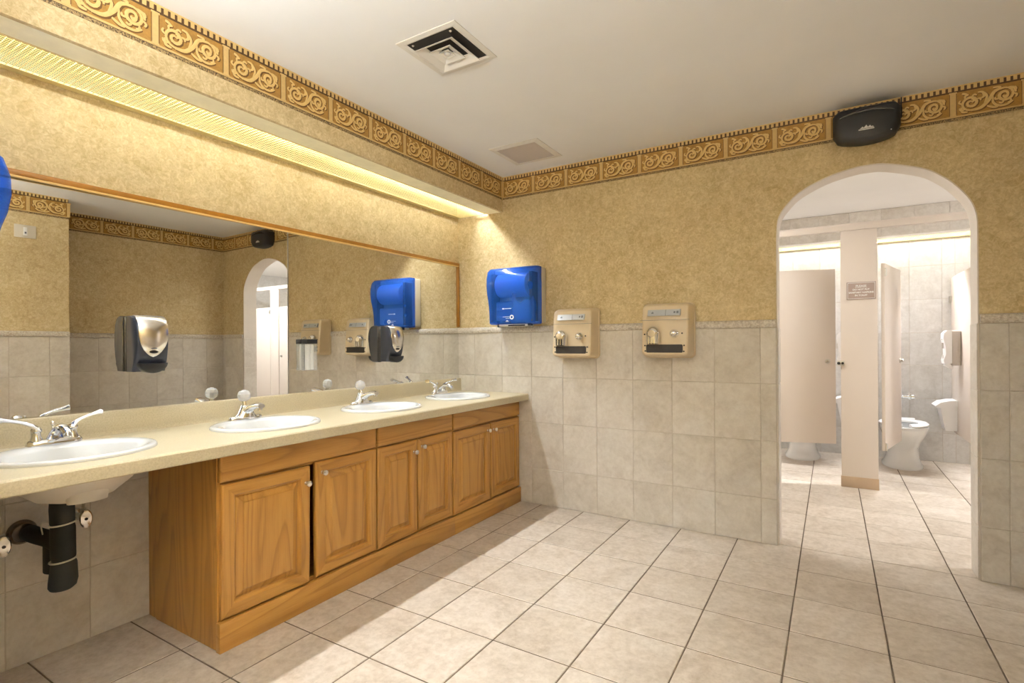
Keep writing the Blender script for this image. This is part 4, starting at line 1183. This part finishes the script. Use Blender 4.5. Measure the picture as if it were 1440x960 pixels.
# sign on the post
def text_mesh(name, body, size, mat, parent, loc):
    cu = bpy.data.curves.new(name, 'FONT')
    cu.body = body; cu.size = size; cu.align_x = 'CENTER'; cu.align_y = 'CENTER'; cu.extrude = 0.0004
    cu.offset = 0.0006
    tmp = bpy.data.objects.new(name, cu); COL.objects.link(tmp)
    dg = bpy.context.evaluated_depsgraph_get()
    me = bpy.data.meshes.new_from_object(tmp.evaluated_get(dg))
    bpy.data.objects.remove(tmp, do_unlink=True)
    me.materials.clear(); me.materials.append(MATS[mat])
    o = bpy.data.objects.new(name, me); COL.objects.link(o)
    o.parent = parent; o.location = loc; o.rotation_euler = (PI / 2, 0, 0)
    return o
t = thing('notice_sign', 'small engraved taupe notice asking about toilet waste on the stall post', 'sign', (2.764, YS - 0.0165, 1.582))
pl = MB().rbox(-0.098, 0.098, -0.004, -0.0005, -0.070, 0.070, 0.0015).build('plate', 'sign_plastic', t)
m = MB()
for a, b, c, d in ((-0.091, 0.091, 0.061, 0.0635), (-0.091, 0.091, -0.0635, -0.061), (-0.091, -0.0885, -0.061, 0.061), (0.0885, 0.091, -0.061, 0.061)):
    m.box(a, b, -0.0048, -0.003, c, d)
m.box(-0.040, 0.040, -0.0048, -0.003, 0.0225, 0.0245)
m.build('engraved_border', 'ink_white', t, smooth=False)
for s_, sz, z in (('PLEASE', 0.023, 0.036), ('DO NOT PUT', 0.0185, 0.008), ('SANITARY NAPKINS', 0.0185, -0.015), ('IN TOILET', 0.0185, -0.038)):
    text_mesh('lettering', s_, sz, 'ink_white', t, (0, -0.0046, z))

# ------------------------------------------------------------------ toilets
def toilet(xc, label):
    # local: back wall at y = 0, front towards -y
    t = thing('toilet', label, 'toilet', (xc, SB - 0.013, 0), 0, 'white toilets in the stalls')
    n = 36
    def E(cy, hy_f, hy_b, hx, z, p=2.2):
        out = []
        for k in range(n):
            a = 2 * PI * k / n
            c, s_ = math.cos(a), math.sin(a)
            x = hx * math.copysign(abs(c) ** (2 / p), c)
            y = cy + (hy_b if s_ > 0 else hy_f) * math.copysign(abs(s_) ** (2 / p), s_)
            out.append((x, y, z))
        return out
    m = MB()
    m.loft([E(-0.32, 0.270, 0.29, 0.160, 0.0), E(-0.32, 0.270, 0.29, 0.160, 0.018), E(-0.32, 0.255, 0.285, 0.146, 0.032), E(-0.32, 0.240, 0.285, 0.128, 0.09), E(-0.33, 0.235, 0.29, 0.122, 0.19),
            E(-0.36, 0.262, 0.31, 0.142, 0.25), E(-0.40, 0.285, 0.34, 0.170, 0.32), E(-0.42, 0.300, 0.36, 0.186, 0.370), E(-0.42, 0.302, 0.36, 0.188, 0.395), E(-0.42, 0.296, 0.355, 0.182, 0.402),
            E(-0.44, 0.215, 0.16, 0.118, 0.400), E(-0.44, 0.195, 0.14, 0.105, 0.33), E(-0.42, 0.10, 0.09, 0.06, 0.24), E(-0.42, 0.03, 0.03, 0.02, 0.22)], True, True)
    m.build('bowl', 'porcelain', t, ang=50)
    m = MB()
    # open-front seat
    L = []
    a0 = -PI / 2 + 0.20
    for k in range(41):
        a = a0 + (2 * PI - 0.40) * k / 40
        c, s_ = math.cos(a), math.sin(a)
        yo = (0.300 if s_ < 0 else 0.17) * s_
        yi = (0.215 if s_ < 0 else 0.10) * s_
        L.append([(0.188 * c, -0.42 + yo, 0.407), (0.190 * c, -0.42 + yo * 1.01, 0.418), (0.176 * c, -0.42 + yo * 0.94, 0.430), (0.125 * c, -0.42 + yi * 1.06, 0.430), (0.112 * c, -0.42 + yi, 0.420), (0.114 * c, -0.42 + yi, 0.407)])
    m.loft(L)
    st = m.build('seat', 'white_plastic', t, ang=50)
    MB().cyl((-0.11, -0.215, 0.424), (0.11, -0.215, 0.424), 0.014, n=12).build('hinge', 'white_plastic', st)
    for s_ in (-1, 1):
        MB().lathe([(0.012, 0.018), (0.012, 0.03), (0.006, 0.038), (0.001, 0.039)], (s_ * 0.118, -0.30, 0.0), n=12).build('bolt_cap', 'white_plastic', t)
    return t
toilet(3.130, 'white toilet in the open stall with the paper dispenser')
toilet(2.300, 'white toilet mostly hidden behind the ajar stall door')
def flush_valve(xc, label):
    t = thing('flush_valve', label, 'flush valve', (xc, SB - 0.0125, 0.60), 0, 'chrome flush valves')
    MB().lathe([(0.032, 0.0), (0.032, 0.004), (0.02, 0.01)], (0.10, 0, 0.03), (0, -1, 0), n=20).cyl((0.10, 0, 0.03), (0.10, -0.085, 0.03), 0.014, n=14).build('supply_stop', 'chrome', t)
    MB().cyl((0.10, -0.08, 0.03), (0.0, -0.08, 0.03), 0.014, n=14).lathe([(0.018, 0.0), (0.024, 0.004), (0.024, 0.030), (0.016, 0.036), (0.001, 0.037)], (0.092, -0.08, 0.03), (1, 0, 0.0), n=16).build('cross_pipe', 'chrome', t)
    MB().lathe([(0.016, -0.16), (0.016, -0.02), (0.026, -0.015), (0.030, 0.01), (0.030, 0.045), (0.024, 0.062), (0.001, 0.068)], (0.0, -0.08, 0.02), n=20).build('body', 'chrome', t)
    MB().cyl((0, -0.10, 0.018), (0, -0.155, 0.012), 0.007, 0.009, n=10).build('handle', 'chrome', t)
    return t
flush_valve(3.130, 'chrome flush valve behind the toilet in the open stall')
flush_valve(2.300, 'chrome flush valve behind the half hidden toilet')
def paper_dispenser(x, y, z, label):
    t = thing('toilet_paper_dispenser', label, 'paper dispenser', (x, y, z), 0, 'white toilet paper dispensers')
    MB().rbox(-0.070, -0.0005, -0.075, 0.075, 0.03, 0.345, 0.012, 3).build('back_case', 'grey_side', t)
    prof = [(-0.066, 0.05), (-0.118, 0.045), (-0.125, 0.08), (-0.108, 0.13), (-0.110, 0.20), (-0.125, 0.27), (-0.122, 0.320), (-0.100, 0.345), (-0.066, 0.350)]
    MB().loft([[(a, yy, b) for a, b in prof] for yy in (-0.078, 0.078)]).build('cover', 'white_plastic', t, ang=50)
    m = MB().lathe([(0.026, 0.0), (0.026, 0.002), (0.001, 0.003)], (-0.118, 0, 0.098), (-1, 0, 0), n=18)
    m.build('roll_window', 'grey_side', t)
    MB().prism([(-0.06, -0.005), (-0.115, 0.03), (-0.10, 0.045), (-0.05, 0.045)], 1, -0.05, 0.05).build('paper_tail', 'paper_white', t, smooth=False)
    MB().box(-0.128, -0.117, -0.012, 0.012, 0.185, 0.235).box(-0.128, -0.119, -0.006, 0.006, 0.262, 0.272).build('lock_mark', 'grey_side', t, smooth=False)
paper_dispenser(3.545, 2.735, 0.925, 'white toilet paper dispenser on the panel right of the open stall')
paper_dispenser(2.729, 2.735, 0.925, 'white toilet paper dispenser behind the post bearing the notice')
def bin_(x, y, z, label):
    t = thing('sanitary_bin', label, 'bin', (x, y, z), 0, 'white sanitary bins')
    m = MB()
    m.loft([[(-0.001 - dx, -hy, zz), (-0.001, -hy, zz), (-0.001, hy, zz), (-0.001 - dx, hy, zz)] for dx, hy, zz in ((0.085, 0.10, 0.0), (0.125, 0.115, 0.225))])
    m.build('body', 'white_plastic', t, ang=20)
    pr = [(-0.0, 0.225), (-0.155, 0.212), (-0.160, 0.228), (-0.12, 0.262), (-0.05, 0.280), (-0.0, 0.282)]
    MB().loft([[(a - 0.001, yy, b) for a, b in pr] for yy in (-0.125, 0.125)]).build('lid', 'white_plastic', t, ang=30)
bin_(3.545, 2.955, 0.345, 'white wall-hung sanitary bin beside the toilet in the open stall')
bin_(2.729, 2.955, 0.345, 'white wall-hung sanitary bin behind the post bearing the notice')
t = thing('fire_sprinkler', 'small ceiling sprinkler in the stall room, seen in the mirror', 'sprinkler', (3.9, 0.75, H))
MB().lathe([(0.030, -0.0005), (0.030, -0.004), (0.012, -0.010), (0.008, -0.03), (0.001, -0.031)], n=18).build('escutcheon', 'chrome', t)
MB().lathe([(0.001, -0.045), (0.016, -0.046), (0.016, -0.049), (0.001, -0.05)], n=12).cyl((0, 0, -0.03), (0, 0, -0.046), 0.003, n=8).build('deflector', 'chrome', t)
